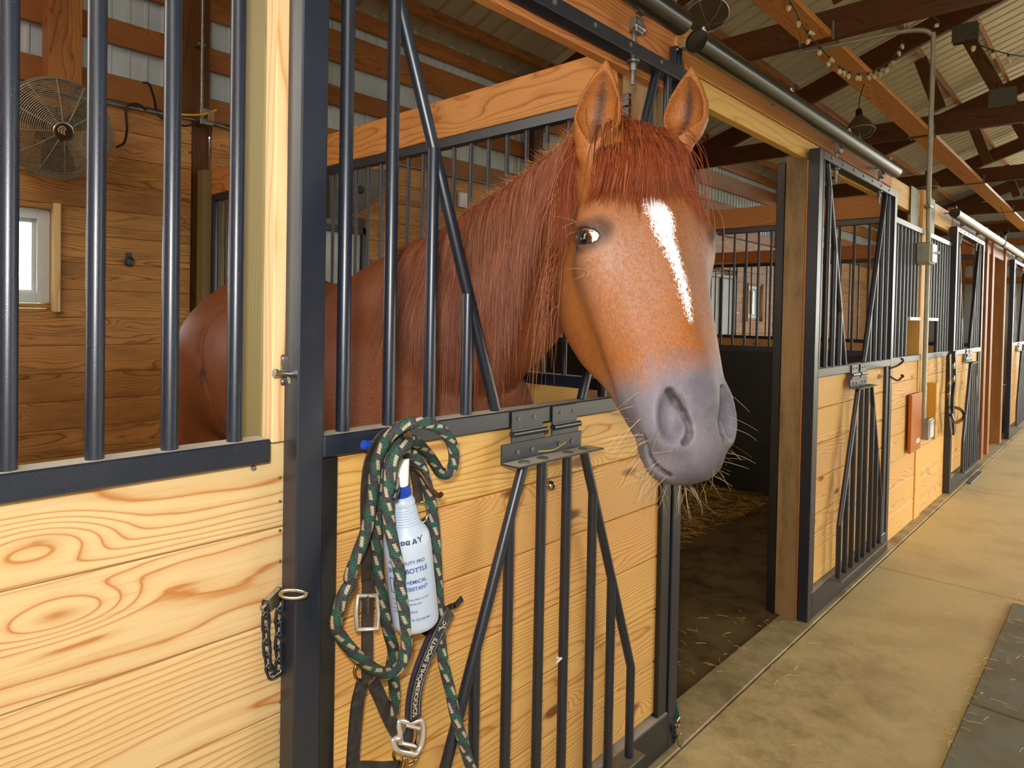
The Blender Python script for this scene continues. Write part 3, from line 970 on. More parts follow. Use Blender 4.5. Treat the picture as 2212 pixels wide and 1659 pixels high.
# ---- trunk, croup and legs
ell((1.40, 1.00, 1.16), (.285, .88, .33), k=.10)
ell((1.335, .58, 1.08), (.24, .42, .36), k=.2)
ell((1.46, 1.58, 1.27), (.29, .50, .31), k=.2)
chain(nk([((1.325, .30, 1.52), .09), ((1.35, .52, 1.505), .085), ((1.375, .80, 1.405), .10), ((1.41, 1.10, 1.375), .115), ((1.44, 1.42, 1.44), .125), ((1.47, 1.80, 1.38), .13)]), .12)
for sx in (-1, 1):
    cx = 1.46 + sx * .13
    cone((cx, 1.62, 1.28), (cx + sx * .03, 1.80, .92), .20, .13, .12)
    chain([((cx + .01 * sx, 1.72, 1.0), .15), ((cx, 1.62, .82), .10), ((cx, 1.86, .56), .062), ((cx, 1.80, .30), .036), ((cx, 1.80, .15), .042), ((cx, 1.76, .08), .040)], .04)
    cone((cx, 1.74, .07), (cx, 1.73, .02), .045, .058, .02)
    fx = 1.345 + sx * .14
    cone((fx - sx * .03, .50, 1.24), (fx - sx * .02, .36, 1.00), .14, .145, .12)
    cone((fx - sx * .005, .34, 1.02), (fx, .44, .86), .12, .10, .06)
    chain([((fx, .42, .86), .10), ((fx, .38, .52), .055), ((fx, .39, .30), .034), ((fx, .39, .15), .040), ((fx, .35, .08), .038)], .04)
    cone((fx, .34, .07), (fx, .33, .02), .042, .056, .02)
    cone((fx - sx * .03, .62, 1.40), (fx - sx * .0, .38, 1.08), .07, .09, .16)      # shoulder blade to point of shoulder
    cone((fx + sx * .02, .60, 1.25), (fx + sx * .0, .50, 1.0), .09, .08, .10)
cone((1.48, 2.02, 1.36), (1.48, 2.12, 1.20), .035, .045, .03)
chain([((1.48, 2.10, 1.25), .05), ((1.48, 2.14, .85), .055), ((1.48, 2.12, .45), .02)], .03)
gr = [skin_pt(*q) for q in ((470, 668), (438, 715), (428, 762), (436, 812), (455, 868), (480, 930))]
for a_, b_ in zip(gr[:-1], gr[1:]): cone(a_, b_, .007, .007, .022, 'sub')          # groove between the thigh muscles
SORE = skin_pt(440, 812)
# ---- neck: crest, middle and underside
XM = lambda y: float(np.interp(y, [-.40, -.34, -.18, 0, .18, .36], [1.10, 1.130, 1.225, 1.318, 1.335, 1.345]))
def nm(px, py):
    """the point of the neck's curved middle plane that shows at a pixel"""
    d = V3(atw(px, py, 1.0)) - V3(CAM)
    lo, hi = .8, 2.6
    for _ in range(40):
        t = (lo + hi) / 2
        p = V3(CAM) + d * t
        if p[0] - XM(p[1]) < 0: lo = t
        else: hi = t
    return V3(CAM) + d * t
chain(nk([((1.325, .36, 1.535), .095), ((1.315, .16, 1.64), .075), ((1.29, -.02, 1.70), .068), ((1.21, -.20, 1.735), .062), ((1.115, -.36, 1.735), .060)]), .04)
chain(nk([((1.340, .36, 1.36), .19), ((1.33, .10, 1.48), .120), ((1.245, -.16, 1.60), .095), ((1.135, -.34, 1.655), .088)]), .05)
chain(nk([(nm(960, 795), .165), (nm(1018, 768), .112), (nm(1080, 728), .090), (nm(1150, 664), .078)]), .05)
# ---- head
hell((.024, -.105, .05), (.106, .085, .10), .03, both=False)            # poll
hell((.018, -.085, .140), (.110, .080, .13), .03, both=False)            # forehead
hell((.070, -.075, .180), (.054, .052, .065), .03)                       # orbit
hcone((.096, -.064, .150), (.106, -.050, .190), .020, .021, .02)         # brow ridge
hcone((.100, -.070, .235), (.076, -.085, .33), .016, .014, .05)          # below the eye, facial crest
hcone((0, -.052, .20), (.004, -.040, .49), .054, .044, .03, both=False)  # nose bridge
hcone((.050, -.070, .22), (.038, -.058, .48), .052, .040, .03)
hcone((.078, -.108, .24), (.046, -.098, .47), .034, .034, .04)              # rounds the side of the face
hell((.056, -.170, .235), (.044, .115, .130), .03)                       # cheek disc
hell((.042, -.196, .30), (.042, .085, .110), .03, rot=[(0, -25)])
hell((0, -.13, .27), (.074, .10, .18), .04, both=False)
hcone((.030, -.210, .36), (.022, -.128, .51), .034, .024, .03)           # jaw bars
hcone((0, -.14, .36), (0, -.095, .51), .062, .050, .04, both=False)
hell((0, -.075, .520), (.064, .056, .085), .03, both=False)              # muzzle
hell((0, -.050, .550), (.050, .040, .05), .025, both=False)
hell((.050, -.046, .515), (.031, .036, .056), .018, rot=[(2, 12)])       # nostril wings
hell((0, -.078, .582), (.054, .046, .036), .02, both=False)              # upper lip
hell((.030, -.085, .572), (.030, .042, .036), .02)
hcone((.026, -.120, .556), (0, -.114, .588), .022, .022, .015, both=True)     # lower lip
hell((0, -.140, .552), (.034, .030, .038), .02, both=False)              # chin
# ---- carved details
hell((.053, -.016, .520), (.0195, .020, .042), .014, 'sub', rot=[(2, 35), (0, 10)])      # nostril bowl
slit = [skin_at(*p) for p in ((1446, 846), (1458, 868), (1474, 893), (1488, 918), (1490, 940), (1480, 956))]
for a_, b_ in zip(slit[:-1], slit[1:]): hcone(a_ * np.array([-1, 1, 1]), b_ * np.array([-1, 1, 1]), .0055, .0055, .005, 'sub')
mouth = [skin_at(*p) for p in ((1391, 945), (1396, 968), (1406, 994), (1422, 1014), (1446, 1028))]
for a_, b_ in zip(mouth[:-1], mouth[1:]): hcone(a_ * np.array([-1, 1, 1]), b_ * np.array([-1, 1, 1]), .0042, .0042, .005, 'sub')
hcone((.095, -.088, .10), (.098, -.102, .14), .012, .010, .03, 'sub')                    # hollow above the eye
EYE = (.1020, -.0655, .197)
ER = .0250
for sx in (1, -1):
    ec = hw(EYE[0] * (LW if sx > 0 else -1), EYE[1], EYE[2])
    out = ES * (.94 * sx) + EN * .33
    la = EN * .86 + EL * .38 - ES * .3 * sx                                            # corner to corner
    la -= out * (la @ out) / (out @ out); la /= np.linalg.norm(la)
    up = np.cross(out / np.linalg.norm(out), la)
    A = np.stack([out / np.linalg.norm(out), la, up])
    for sg in (-1, 1):                                                                 # lids
        pts = []
        for t in np.linspace(-1, 1, 7):
            pts.append((ec + la * (.0300 * t) + up * (sg * .0168 * (1 - t * t)) + out * (.0190 - .013 * t * t), .0062))
        chain(pts, .006)
    ell(ec + out * .016, (.022, .0275, .0156), A, .003, 'sub')
# ---- ears
def ear(base, tip, face, w, dpt):
    base, tip, face = V3(base), V3(tip), V3(face)
    ax_ = tip - base
    L = np.linalg.norm(ax_); ax_ /= L
    face = face - ax_ * (face @ ax_); face /= np.linalg.norm(face)
    lat = np.cross(ax_, face)
    lo, hi = np.minimum(base, tip) - w, np.maximum(base, tip) + w
    sl = _sl(lo, hi, .04)
    X, Y, Z = _pts(sl)
    X, Y, Z = X - base[0], Y - base[1], Z - base[2]
    a = (X * ax_[0] + Y * ax_[1] + Z * ax_[2]) / L
    b = X * lat[0] + Y * lat[1] + Z * lat[2]
    c = X * face[0] + Y * face[1] + Z * face[2]
    ac = np.clip(a, 0, 1)
    prof = np.interp(ac, [0, .15, .38, .6, .8, .93, 1.0], [.66, .88, 1.0, .86, .52, .22, .04]) * w
    ex = (a - ac) * L
    c2 = c + .010 * np.sin(ac * 3.1) - .02 * ac * ac                                    # the tip curves forward
    d = np.sqrt(b ** 2 + (c2 / dpt) ** 2 + ex ** 2) - prof
    d *= .8
    cav = np.sqrt(b ** 2 + ((c2 - .019) / dpt) ** 2) - (prof - .0055 - .030 * np.clip(.34 - a, 0, 1) * 2.6)
    _comb(sl, np.maximum(d, -cav * .8), .014, 'add')
EAR_R = (atw(1277, 326, 1.235), atw(1312, 136, 1.22))
EAR_L = (atw(1466, 312, 1.285), atw(1501, 152, 1.27))
ear(EAR_R[0], EAR_R[1], -_F * .92 - _R * .25, .044, .80)
ear(EAR_L[0], EAR_L[1], -_F * .80 - _R * .55, .043, .80)

# ---- surface nets: one continuous skin from the field
def surface(D, ax):
    ins = D < 0
    nx, ny, nz = D.shape
    cnt = np.zeros((nx - 1, ny - 1, nz - 1), dtype=np.int8)
    for i in (0, 1):
        for j in (0, 1):
            for k in (0, 1): cnt += ins[i:nx - 1 + i, j:ny - 1 + j, k:nz - 1 + k]
    act = np.argwhere((cnt > 0) & (cnt < 8))
    idx = np.full(cnt.shape, -1, dtype=np.int32)
    idx[act[:, 0], act[:, 1], act[:, 2]] = np.arange(len(act))
    acc = np.zeros((len(act), 3)); num = np.zeros(len(act))
    cor = [(i, j, k) for i in (0, 1) for j in (0, 1) for k in (0, 1)]
    for p in cor:
        for e in range(3):
            if p[e]: continue
            q = list(p); q[e] = 1
            a, b = act + np.array(p), act + np.array(q)
            da, db = D[a[:, 0], a[:, 1], a[:, 2]], D[b[:, 0], b[:, 1], b[:, 2]]
            m = (da < 0) != (db < 0)
            t = np.where(m, da / np.where(m, da - db, 1), 0)
            A = np.stack([ax[i][a[:, i]] for i in range(3)], 1); B = np.stack([ax[i][b[:, i]] for i in range(3)], 1)
            acc[m] += (A + (B - A) * t[:, None])[m]
            num[m] += 1
    V = acc / num[:, None]
    F_ = []
    for e in range(3):
        sa = [slice(0, None)] * 3; sb = [slice(0, None)] * 3
        sa[e] = slice(0, -1); sb[e] = slice(1, None)
        ch = ins[tuple(sa)] != ins[tuple(sb)]
        P = np.argwhere(ch)
        o1, o2 = [(1, 2), (2, 0), (0, 1)][e]
        P = P[(P[:, o1] > 0) & (P[:, o2] > 0) & (P[:, o1] < D.shape[o1] - 1) & (P[:, o2] < D.shape[o2] - 1)]
        def c(d1, d2):
            Q = P.copy(); Q[:, o1] -= d1; Q[:, o2] -= d2
            return idx[Q[:, 0], Q[:, 1], Q[:, 2]]
        quad = np.stack([c(1, 1), c(0, 1), c(0, 0), c(1, 0)], 1)
        s_in = ins[P[:, 0], P[:, 1], P[:, 2]]
        quad[~s_in] = quad[~s_in][:, ::-1]
        F_.append(quad)
    return V, np.concatenate(F_)
HV, HF = surface(SD, (GX, GY, GZ))

def relax(V, Fq, it):
    """even out the net a little"""
    n = len(V)
    e = np.concatenate([Fq[:, [0, 1]], Fq[:, [1, 2]], Fq[:, [2, 3]], Fq[:, [3, 0]]])
    a = np.concatenate([e[:, 0], e[:, 1]]); b = np.concatenate([e[:, 1], e[:, 0]])
    deg = np.bincount(a, minlength=n)[:, None]
    for lam in [.55, -.52] * it:
        s = np.stack([np.bincount(a, weights=V[b, i], minlength=n) for i in range(3)], 1) / deg
        V = V + lam * (s - V)
    return V
HV = relax(HV, HF, 2)

# ---- coat: the animal's colours, plus shade painted into nostrils and mouth crease, kept as point attributes
rel = HV - HP
hs, hn, hl = rel @ ES, rel @ EN, rel @ EL
infront = HV[:, 1] < .1
head = (hl > -.05) & (HV[:, 1] < -.2)
def seg_d(P2, poly):
    best = np.full(len(P2), 9.0); tt = np.zeros(len(P2))
    acc = 0; tot = sum(np.linalg.norm(np.subtract(b, a)) for a, b in zip(poly[:-1], poly[1:]))
    for a, b in zip(poly[:-1], poly[1:]):
        a, b = np.array(a), np.array(b)
        L = np.linalg.norm(b - a)
        t = np.clip(((P2 - a) @ (b - a)) / L ** 2, 0, 1)
        d = np.linalg.norm(P2 - a - t[:, None] * (b - a), axis=1)
        m = d < best
        best[m] = d[m]; tt[m] = (acc + t * L)[m] / tot
        acc += L
    return best, tt
def head_sl(px, py):
    """s and l of the face point that shows at a pixel (on the plane n = 0)"""
    d = V3(atw(px, py, 1.0)) - V3(CAM)
    t = ((HP - V3(CAM)) @ EN) / (d @ EN)
    p = V3(CAM) + d * t - HP
    return float(p @ ES), float(p @ EL)
bz = [head_sl(*p) for p in ((1408, 428), (1428, 460), (1436, 505), (1455, 555), (1470, 600), (1479, 640), (1490, 690))]
bd, bt = seg_d(np.stack([hs, hl], 1), bz)
bw = np.interp(bt, [0, .08, .2, .38, .6, .85, 1], [.012, .021, .021, .014, .010, .0075, .003])
blaze = np.where(head & (hn > -.06), np.clip(.5 + (bw - bd) / .022, 0, 1), 0)
mz = np.clip((hl - .365) / .15, 0, 1) * head
mz = np.maximum(mz * 1.0, np.clip((hl - .47) / .06, 0, 1) * head)
edge = np.zeros(len(HV))
dark = np.zeros(len(HV))
for sx in (1, -1):
    ec = np.array(EYE) * np.array([LW if sx > 0 else -1, 1, 1])
    d = np.sqrt((hs - ec[0]) ** 2 + ((hn - ec[1]) / 1.25) ** 2 + (hl - ec[2]) ** 2)
    dark = np.maximum(dark, np.clip(1 - (d - .024) / .022, 0, 1) * head)
    d2 = np.sqrt(((hs - sx * .052) / .8) ** 2 + ((hn + .05)) ** 2 + ((hl - .275) / 1.6) ** 2)
    d2 = np.minimum(d2, np.sqrt(((hs - sx * .075) / .9) ** 2 + (hn + .05) ** 2 + ((hl - .235) / 1.0) ** 2) - .01)
    edge = np.maximum(edge, np.clip(1 - (d2 - .02) / .085, 0, 1) * head)           # greyed skin below the eye
    dn = np.sqrt(((hs - sx * .050) / .8) ** 2 + ((hn + .026)) ** 2 + ((hl - .52) / 2.2) ** 2)
    dark = np.maximum(dark, np.clip(1 - (dn - .004) / .014, 0, 1) * .30 * head)  # shade painted inside the nostril bowls
dS = np.sqrt(((HV[:, 0] - SORE[0]) / 1.0) ** 2 + ((HV[:, 1] - SORE[1]) / 1.0) ** 2 + ((HV[:, 2] - SORE[2]) / 2.0) ** 2)
dark = np.maximum(dark, np.clip(1 - (dS - .014) / .02, 0, 1) * .55)
for line, w_ in ((slit, .0075), (mouth, .0055)):
    for sx in (1, -1):
        for a_, b_ in zip(line[:-1], line[1:]):
            A_3, B_3 = a_ * np.array([-sx, 1, 1]), b_ * np.array([-sx, 1, 1])
            Q_ = np.stack([hs, hn, hl], 1)
            t_ = np.clip(((Q_ - A_3) @ (B_3 - A_3)) / ((B_3 - A_3) @ (B_3 - A_3)), 0, 1)
            dd = np.linalg.norm(Q_ - A_3 - t_[:, None] * (B_3 - A_3), axis=1)
            dark = np.maximum(dark, np.clip(1.4 - dd / w_, 0, 1) * head)  # shade painted along the nostril slits and mouth crease
for (E, fc, w_) in ((EAR_R, -_F * .92 - _R * .25, .044), (EAR_L, -_F * .80 - _R * .55, .043)):
    b_, t_ = V3(E[0]), V3(E[1])
    ax_ = (t_ - b_); L = np.linalg.norm(ax_); ax_ /= L
    fc = V3(fc); fc = fc - ax_ * (fc @ ax_); fc /= np.linalg.norm(fc)
    lt = np.cross(ax_, fc)
    r_ = HV - b_
    a_, q_, c_ = r_ @ ax_ / L, r_ @ lt, r_ @ fc
    dark = np.maximum(dark, np.where((a_ > .05) & (a_ < .9) & (np.abs(q_) < .03) & (np.abs(c_) < .04), np.clip(1 - np.abs(q_) / .021, 0, 1) * np.clip(1.2 - 1.5 * np.abs(a_ - .45), 0, 1) * .75, 0))
hd_ = np.clip((-.12 - HV[:, 1]) / .2, 0, 1)
me = bpy.data.meshes.new('horse')
me.vertices.add(len(HV)); me.vertices.foreach_set('co', (HV - np.array([1.38, 1.0, 0])).astype(np.float32).ravel())
me.loops.add(HF.size); me.loops.foreach_set('vertex_index', HF.astype(np.int32).ravel())
me.polygons.add(len(HF)); me.polygons.foreach_set('loop_start', np.arange(0, HF.size, 4, dtype=np.int32)); me.polygons.foreach_set('loop_total', np.full(len(HF), 4, dtype=np.int32))
me.update(); me.validate()
me.polygons.foreach_set('use_smooth', np.ones(len(HF), dtype=bool))
for nm, arr in (('blaze', blaze), ('muzzle', mz), ('dark', dark), ('greyed', edge), ('facehair', hd_)):
    at_ = me.attributes.new(nm, 'FLOAT', 'POINT')
    at_.data.foreach_set('value', arr.astype(np.float32))

g = G('chestnut_coat')
P = g.obj()
A_ = lambda n_: g.n('ShaderNodeAttribute', attribute_name=n_).outputs['Fac']
hair = g.noise(g.vm('MULTIPLY', P, (640.0, 640.0, 130.0)), 1.0, 2.0, 0.6)
mid = g.noise(P, 9.0, 5.0, 0.65)
fine = g.noise(P, 160.0, 3.0, 0.6)
col = g.mix(A_('facehair'), lin(106, 56, 32), lin(140, 86, 40))
col = g.mix(g.math('MULTIPLY', g.step(mid, 0.40, 0.70), 0.45), col, g.mix(A_('facehair'), lin(88, 44, 24), lin(122, 68, 32)))
col = g.mix(g.math('MULTIPLY', g.step(hair, 0.40, 0.75), 0.35), col, lin(172, 114, 60))
col = g.mix(g.math('MULTIPLY', g.step(hair, 0.60, 0.30), 0.35), col, lin(92, 42, 18))
col = g.mix(g.math('MULTIPLY', A_('greyed'), g.math('ADD', .20, g.math('MULTIPLY', g.step(fine, .38, .62), .36))), col, lin(140, 124, 118))
mzf = g.step(g.math('ADD', A_('muzzle'), g.math('ADD', g.math('MULTIPLY', g.math('SUBTRACT', mid, .5), .9), g.math('MULTIPLY', g.math('SUBTRACT', fine, .5), .5))), 0.25, 0.75)
grey = g.mix(g.step(mid, .38, .68), lin(104, 105, 116), lin(80, 81, 93))
grey = g.mix(g.math('MULTIPLY', g.step(fine, .5, .8), .35), grey, lin(118, 116, 124))
col = g.mix(g.math('MULTIPLY', mzf, .93), col, grey)
col = g.mix(g.math('MULTIPLY', g.step(g.math('ADD', A_('dark'), g.math('MULTIPLY', g.math('SUBTRACT', fine, .5), .4)), .15, .8), .9), col, lin(44, 36, 36))
bzf = g.step(g.math('ADD', A_('blaze'), g.math('ADD', g.math('MULTIPLY', g.math('SUBTRACT', hair, .5), 2.2), g.math('MULTIPLY', g.math('SUBTRACT', fine, .5), 1.0))), 0.42, 0.62)
bzf = g.math('MULTIPLY', bzf, g.step(A_('blaze'), 0.0, 0.25))
col = g.mix(bzf, col, lin(238, 236, 238))
g.bump(g.math('ADD', hair, g.math('MULTIPLY', fine, .6)), 0.0012, 0.5)
COAT = g.out(col, 0.48, spec=0.2)
me.materials.append(COAT)
horse = bpy.data.objects.new('horse', me)
_place(horse, None, Matrix.Translation((1.38, 1.0, 0)))
tag(horse, 'chestnut horse with a white blaze and grey muzzle looking out over its stall door', 'horse')

# ---- eyes
g = G('horse_eye')
oc = g.n('ShaderNodeTexCoord').outputs['Object']
nv = g.vm('NORMALIZE', oc, (0, 0, 0))
z_ = g.sep(nv)[2]
nz_ = g.noise(oc, 260.0, 3.0)
zz_ = g.math('ADD', z_, g.math('MULTIPLY', g.math('SUBTRACT', nz_, .5), .10))
col = g.ramp(zz_, [(0.0, lin(232, 226, 218)), (.70, lin(236, 230, 222)), (.76, lin(120, 66, 34)), (.80, lin(46, 24, 18)), (.86, lin(56, 32, 28)), (.93, lin(30, 20, 24)), (.97, lin(10, 12, 20)), (1.0, lin(8, 12, 26))])
EYEM = g.out(col, 0.06, spec=0.7, Coat_Weight=1.0, Coat_Roughness=0.02)
for sx in (-1, 1):
    ec = Vector(hw(EYE[0] * (LW if sx > 0 else -1), EYE[1], EYE[2]))
    gaze = (-_R * .86 - _F * .50 - _U * .16) if sx < 0 else Vector(ES * .9 - EN * .1)
    gaze.normalize()
    m = MB().lathe([(ER * math.sin(t), -ER * math.cos(t)) for t in [math.pi * k / 20 for k in range(21)]], Matrix.Identity(4), 28)
    me_ = bpy.data.meshes.new('eye'); me_.from_pydata(m.v, [], m.f); me_.materials.append(EYEM); sharp(me_, 80)
    q = gaze.to_track_quat('Z', 'Y').to_matrix().to_4x4()
    o = _place(bpy.data.objects.new('eye', me_), horse, Matrix.Translation(ec) @ q)
# ---- hair: mane, forelock, whiskers, lashes
def grad(P, e=.006):
    g_ = np.stack([field(P + np.eye(3)[i] * e) - field(P - np.eye(3)[i] * e) for i in range(3)], 1)
    return g_ / (np.linalg.norm(g_, axis=1)[:, None] + 1e-6)
def drop(P, steps=40, up=(0, 0, 1)):
    """put points on the skin along -up"""
    P = P.copy(); u = np.array(up, dtype=float)
    for _ in range(steps): P -= u * np.clip(field(P), -.02, .03)[:, None] * .8
    return P
KEEP = [None]
def grow(P, D0, L, n, stiff=.55, clear=.004, grav=1.0, curl=.02, bars=None):
    """hair paths from roots P: they start along D0, fall, and slide over the skin"""
    ok = np.abs(field(P)) < .012
    P, D0, L = P[ok], D0[ok], L[ok]
    KEEP[0] = ok
    m = len(P)
    path = [P.copy()]
    D = D0 / (np.linalg.norm(D0, axis=1)[:, None] + 1e-9)
    jit = rng.normal(0, 1, (m, 3))
    cl = clear * (1 + rng.random(m) * 3.5)
    for s_ in range(n - 1):
        t = s_ / (n - 1)
        D = D * stiff + (1 - stiff) * (np.array([0, 0, -grav]) + jit * curl * (1 + t))
        D /= np.linalg.norm(D, axis=1)[:, None] + 1e-9
        Q = path[-1] + D * (L / (n - 1))[:, None]
        for _ in range(2):
            f = field(Q)
            push = np.clip(cl - f, 0, .03)
            if push.max() > 0: Q += grad(Q) * push[:, None]
        if bars is not None: Q = bars(Q)
        D = Q - path[-1]
        D /= np.linalg.norm(D, axis=1)[:, None] + 1e-9
        path.append(Q)
    return np.stack(path, 1)
def strands(name, paths, r, mat, parent, tip=.25):
    """three-sided tapering hairs, all of one tuft in one mesh"""
    m, n, _ = paths.shape
    T = np.gradient(paths, axis=1)
    T /= np.linalg.norm(T, axis=2)[:, :, None] + 1e-9
    ref = rng.normal(0, 1, (m, 1, 3))
    U_ = np.cross(T, ref); U_ /= np.linalg.norm(U_, axis=2)[:, :, None] + 1e-9
    W_ = np.cross(T, U_)
    rr = (np.asarray(r).reshape(-1, 1) * np.ones((m, 1))) * np.linspace(1, tip, n)[None, :]
    V = np.stack([paths + (U_ * math.cos(2 * math.pi * k / 3) + W_ * math.sin(2 * math.pi * k / 3)) * rr[:, :, None] for k in range(3)], 2)
    base = (np.arange(m)[:, None, None] * n + np.arange(n - 1)[None, :, None]) * 3
    F_ = np.stack([np.stack([base[:, :, 0] + k, base[:, :, 0] + (k + 1) % 3, base[:, :, 0] + 3 + (k + 1) % 3, base[:, :, 0] + 3 + k], -1) for k in range(3)], 2).reshape(-1, 4)
    o0 = np.array(WM[parent.name].translation)
    me = bpy.data.meshes.new(name)
    V = V.reshape(-1, 3) - o0
    me.vertices.add(len(V)); me.vertices.foreach_set('co', V.astype(np.float32).ravel())
    me.loops.add(F_.size); me.loops.foreach_set('vertex_index', F_.astype(np.int32).ravel())
    me.polygons.add(len(F_)); me.polygons.foreach_set('loop_start', np.arange(0, F_.size, 4, dtype=np.int32)); me.polygons.foreach_set('loop_total', np.full(len(F_), 4, dtype=np.int32))
    me.polygons.foreach_set('use_smooth', np.ones(len(F_), dtype=bool))
    me.update()
    sh = np.repeat(rng.random(m), n * 3).astype(np.float32)
    at_ = me.attributes.new('shade', 'FLOAT', 'POINT'); at_.data.foreach_set('value', sh)
    me.materials.append(mat)
    o = _place(bpy.data.objects.new(name, me), parent, Matrix.Translation(Vector(o0)))
    o['kind'] = 'stuff'
    return o
def hairmat(name, cols, rough=.42):
    g = G(name)
    a = g.n('ShaderNodeAttribute', attribute_name='shade').outputs['Fac']
    k = len(cols)
    col = g.ramp(a, [(i / (k - 1), lin(*c)) for i, c in enumerate(cols)])
    return g.out(col, rough, spec=.45)
MANE = hairmat('mane_hair', [(84, 38, 22), (122, 62, 38), (144, 82, 54), (160, 98, 66), (114, 54, 34), (184, 122, 80)])
CREST = hairmat('crest_hair', [(140, 80, 38), (188, 122, 64), (214, 158, 92)])
FORE = hairmat('forelock_hair', [(84, 30, 12), (122, 52, 22), (148, 74, 34), (104, 42, 18), (172, 98, 48)])
WHISK = hairmat('whisker_hair', [(60, 48, 40), (170, 150, 110), (210, 196, 160)])
# mane: roots along the crest, falling over the right side of the neck
CR = spline([(1.33, .44, 1.66), (1.32, .26, 1.70), (1.31, .12, 1.75), (1.285, -.04, 1.78), (1.225, -.16, 1.80), (1.155, -.28, 1.81)], 10)
CRA = np.array([tuple(p) for p in CR])
def crest_roots(m, lo=0.0, hi=1.0, side=.018):
    t = lo + (hi - lo) * rng.random(m)
    x = t * (len(CRA) - 1)
    i = np.clip(x.astype(int), 0, len(CRA) - 2)
    f = (x - i)[:, None]
    P = CRA[i] * (1 - f) + CRA[i + 1] * f
    P = P + rng.normal(0, 1, (m, 3)) * np.array([side, .012, 0]) + np.array([0, 0, .05])
    return drop(P), t
m = 5600
P, t = crest_roots(m, 0, .93)
lock = rng.integers(0, 260, m)                                # hairs gather in locks
lj = rng.normal(0, 1, (260, 3))
D0 = np.stack([-.85 + .12 * rng.normal(0, 1, m), -.22 + .10 * lj[lock, 1], .45 + .1 * rng.normal(0, 1, m)], 1)
L = np.interp(t, [0, .25, .55, .8, 1.0], [.36, .52, .54, .34, .14]) * (0.72 + .28 * rng.random(m)) * (1 + .10 * lj[lock, 2])
def clear_bar(Q):
    """keep hair on the horse's side of the sloping yoke bar of the door"""
    xb = 1.3835 - .177 - (Q[:, 2] - 1.219) * .364
    m_ = (np.abs(Q[:, 1] - .025) < .026) & (Q[:, 2] > 1.2) & (Q[:, 2] < 1.75)
    Q[m_, 0] = np.maximum(Q[m_, 0], xb[m_] + .019)
    return Q
pm = grow(P, D0, L, 16, stiff=.58, clear=.003, curl=.012, bars=clear_bar)
t, lock, m = t[KEEP[0]], lock[KEEP[0]], len(pm)
pull = np.linspace(0, 1, 16) ** 1.5                           # pinch each lock together towards its tip
for q in range(260):
    w_ = np.where(lock == q)[0]
    if len(w_) < 3: continue
    o_ = np.argsort(t[w_]); w_ = w_[o_]
    for c_ in np.array_split(w_, max(1, len(w_) // 9)):
        if len(c_) < 3 or t[c_].max() - t[c_].min() > .12: continue
        pm[c_] += (pm[c_].mean(0)[None] - pm[c_]) * (pull * .55)[None, :, None]
strands('mane', pm, .00045 + .0004 * rng.random(m), MANE, horse)
m = 1500
P, t = crest_roots(m, 0.05, 1.0, .010)                        # short upright fuzz along the crest
D0 = np.stack([-.3 + .5 * rng.normal(0, 1, m), .45 + .4 * rng.normal(0, 1, m), .8 + .3 * rng.normal(0, 1, m)], 1)
strands('crest_fuzz', grow(P, D0, .02 + .045 * rng.random(m), 7, stiff=.9, clear=.0005, curl=.15), .0005, CREST, horse)
# forelock: from the poll forward over the forehead, to both sides
m = 3800
hx = rng.normal(0, 1, m)
P = np.stack([hw(*q) for q in np.stack([np.clip(.020 + .034 * hx, -.030, .078), -.085 + .022 * rng.normal(0, 1, m), np.full(m, -.12)], 1)])
P = drop(P, 60, tuple(-EL))
sd_ = np.clip(hx * .55 + .25 * rng.normal(0, 1, m) - .28, -1.9, 1.4)
D0 = ES[None] * (sd_[:, None] * .58) + EN[None] * .85 - EL[None] * .10
L = (.165 + .125 * rng.random(m) ** 1.1) * (1 + .12 * np.abs(sd_)) * np.where(np.abs(sd_ + .15) < .45, .88, 1.0)
pf = grow(P, D0, L, 13, stiff=.66, clear=.0025, curl=.02)
sd_, m = sd_[KEEP[0]], len(pf)
lk = np.argsort(sd_)
for c_ in np.array_split(lk, 170):
    pf[c_] += (pf[c_].mean(0)[None] - pf[c_]) * (np.linspace(0, 1, 13) ** 1.4 * .5)[None, :, None]
for E_ in (EAR_R, EAR_L):                                     # none lies over the ears
    a_, b_ = V3(E_[0]) * .50 + V3(E_[1]) * .50, V3(E_[1])
    t_ = np.clip(((pf - a_) @ (b_ - a_)) / ((b_ - a_) @ (b_ - a_)), 0, 1)
    dd = np.linalg.norm(pf - a_ - t_[:, :, None] * (b_ - a_), axis=2)
    pf = pf[dd.min(1) > .030]
ms = 1700                                                      # the part swept to the right eye
s_ = rng.uniform(-.070, .030, ms)
P = drop(np.stack([hw(*q) for q in np.stack([s_, np.full(ms, .05), rng.uniform(.020, .075, ms)], 1)]), 60, tuple(EN))
D0 = ES[None] * (-.50 + 2.2 * s_[:, None] + .18 * rng.normal(0, 1, (ms, 1))) + EL[None] * .85 + EN[None] * .22
p2 = grow(P, D0, (.045 + .125 * rng.random(ms) ** 1.15 * rng.random(ms) ** .25) * np.where(s_ < -.05, .88, 1.0), 13, stiff=.78, clear=.003, curl=.02)
for c_ in np.array_split(np.argsort(p2[:, 6] @ ES), 110):
    p2[c_] += (p2[c_].mean(0)[None] - p2[c_]) * (np.linspace(0, 1, 13) ** 1.4 * .62)[None, :, None]
pf = np.concatenate([pf, p2])
m = len(pf)
strands('forelock', pf, .00042 + .0004 * rng.random(m), FORE, horse)
# bridle path tuft behind the right ear
m = 380
P = drop(V3(EAR_R[0]) + rng.normal(0, 1, (m, 3)) * np.array([.014, .03, .012]) + np.array([.008, .11, .04]))
D0 = np.array([-.8, -.1, -.1]) + .2 * rng.normal(0, 1, (m, 3))
strands('bridle_path_tuft', grow(P, D0, .10 + .16 * rng.random(m), 11, stiff=.66, clear=.004, curl=.04), .0006, MANE, horse)
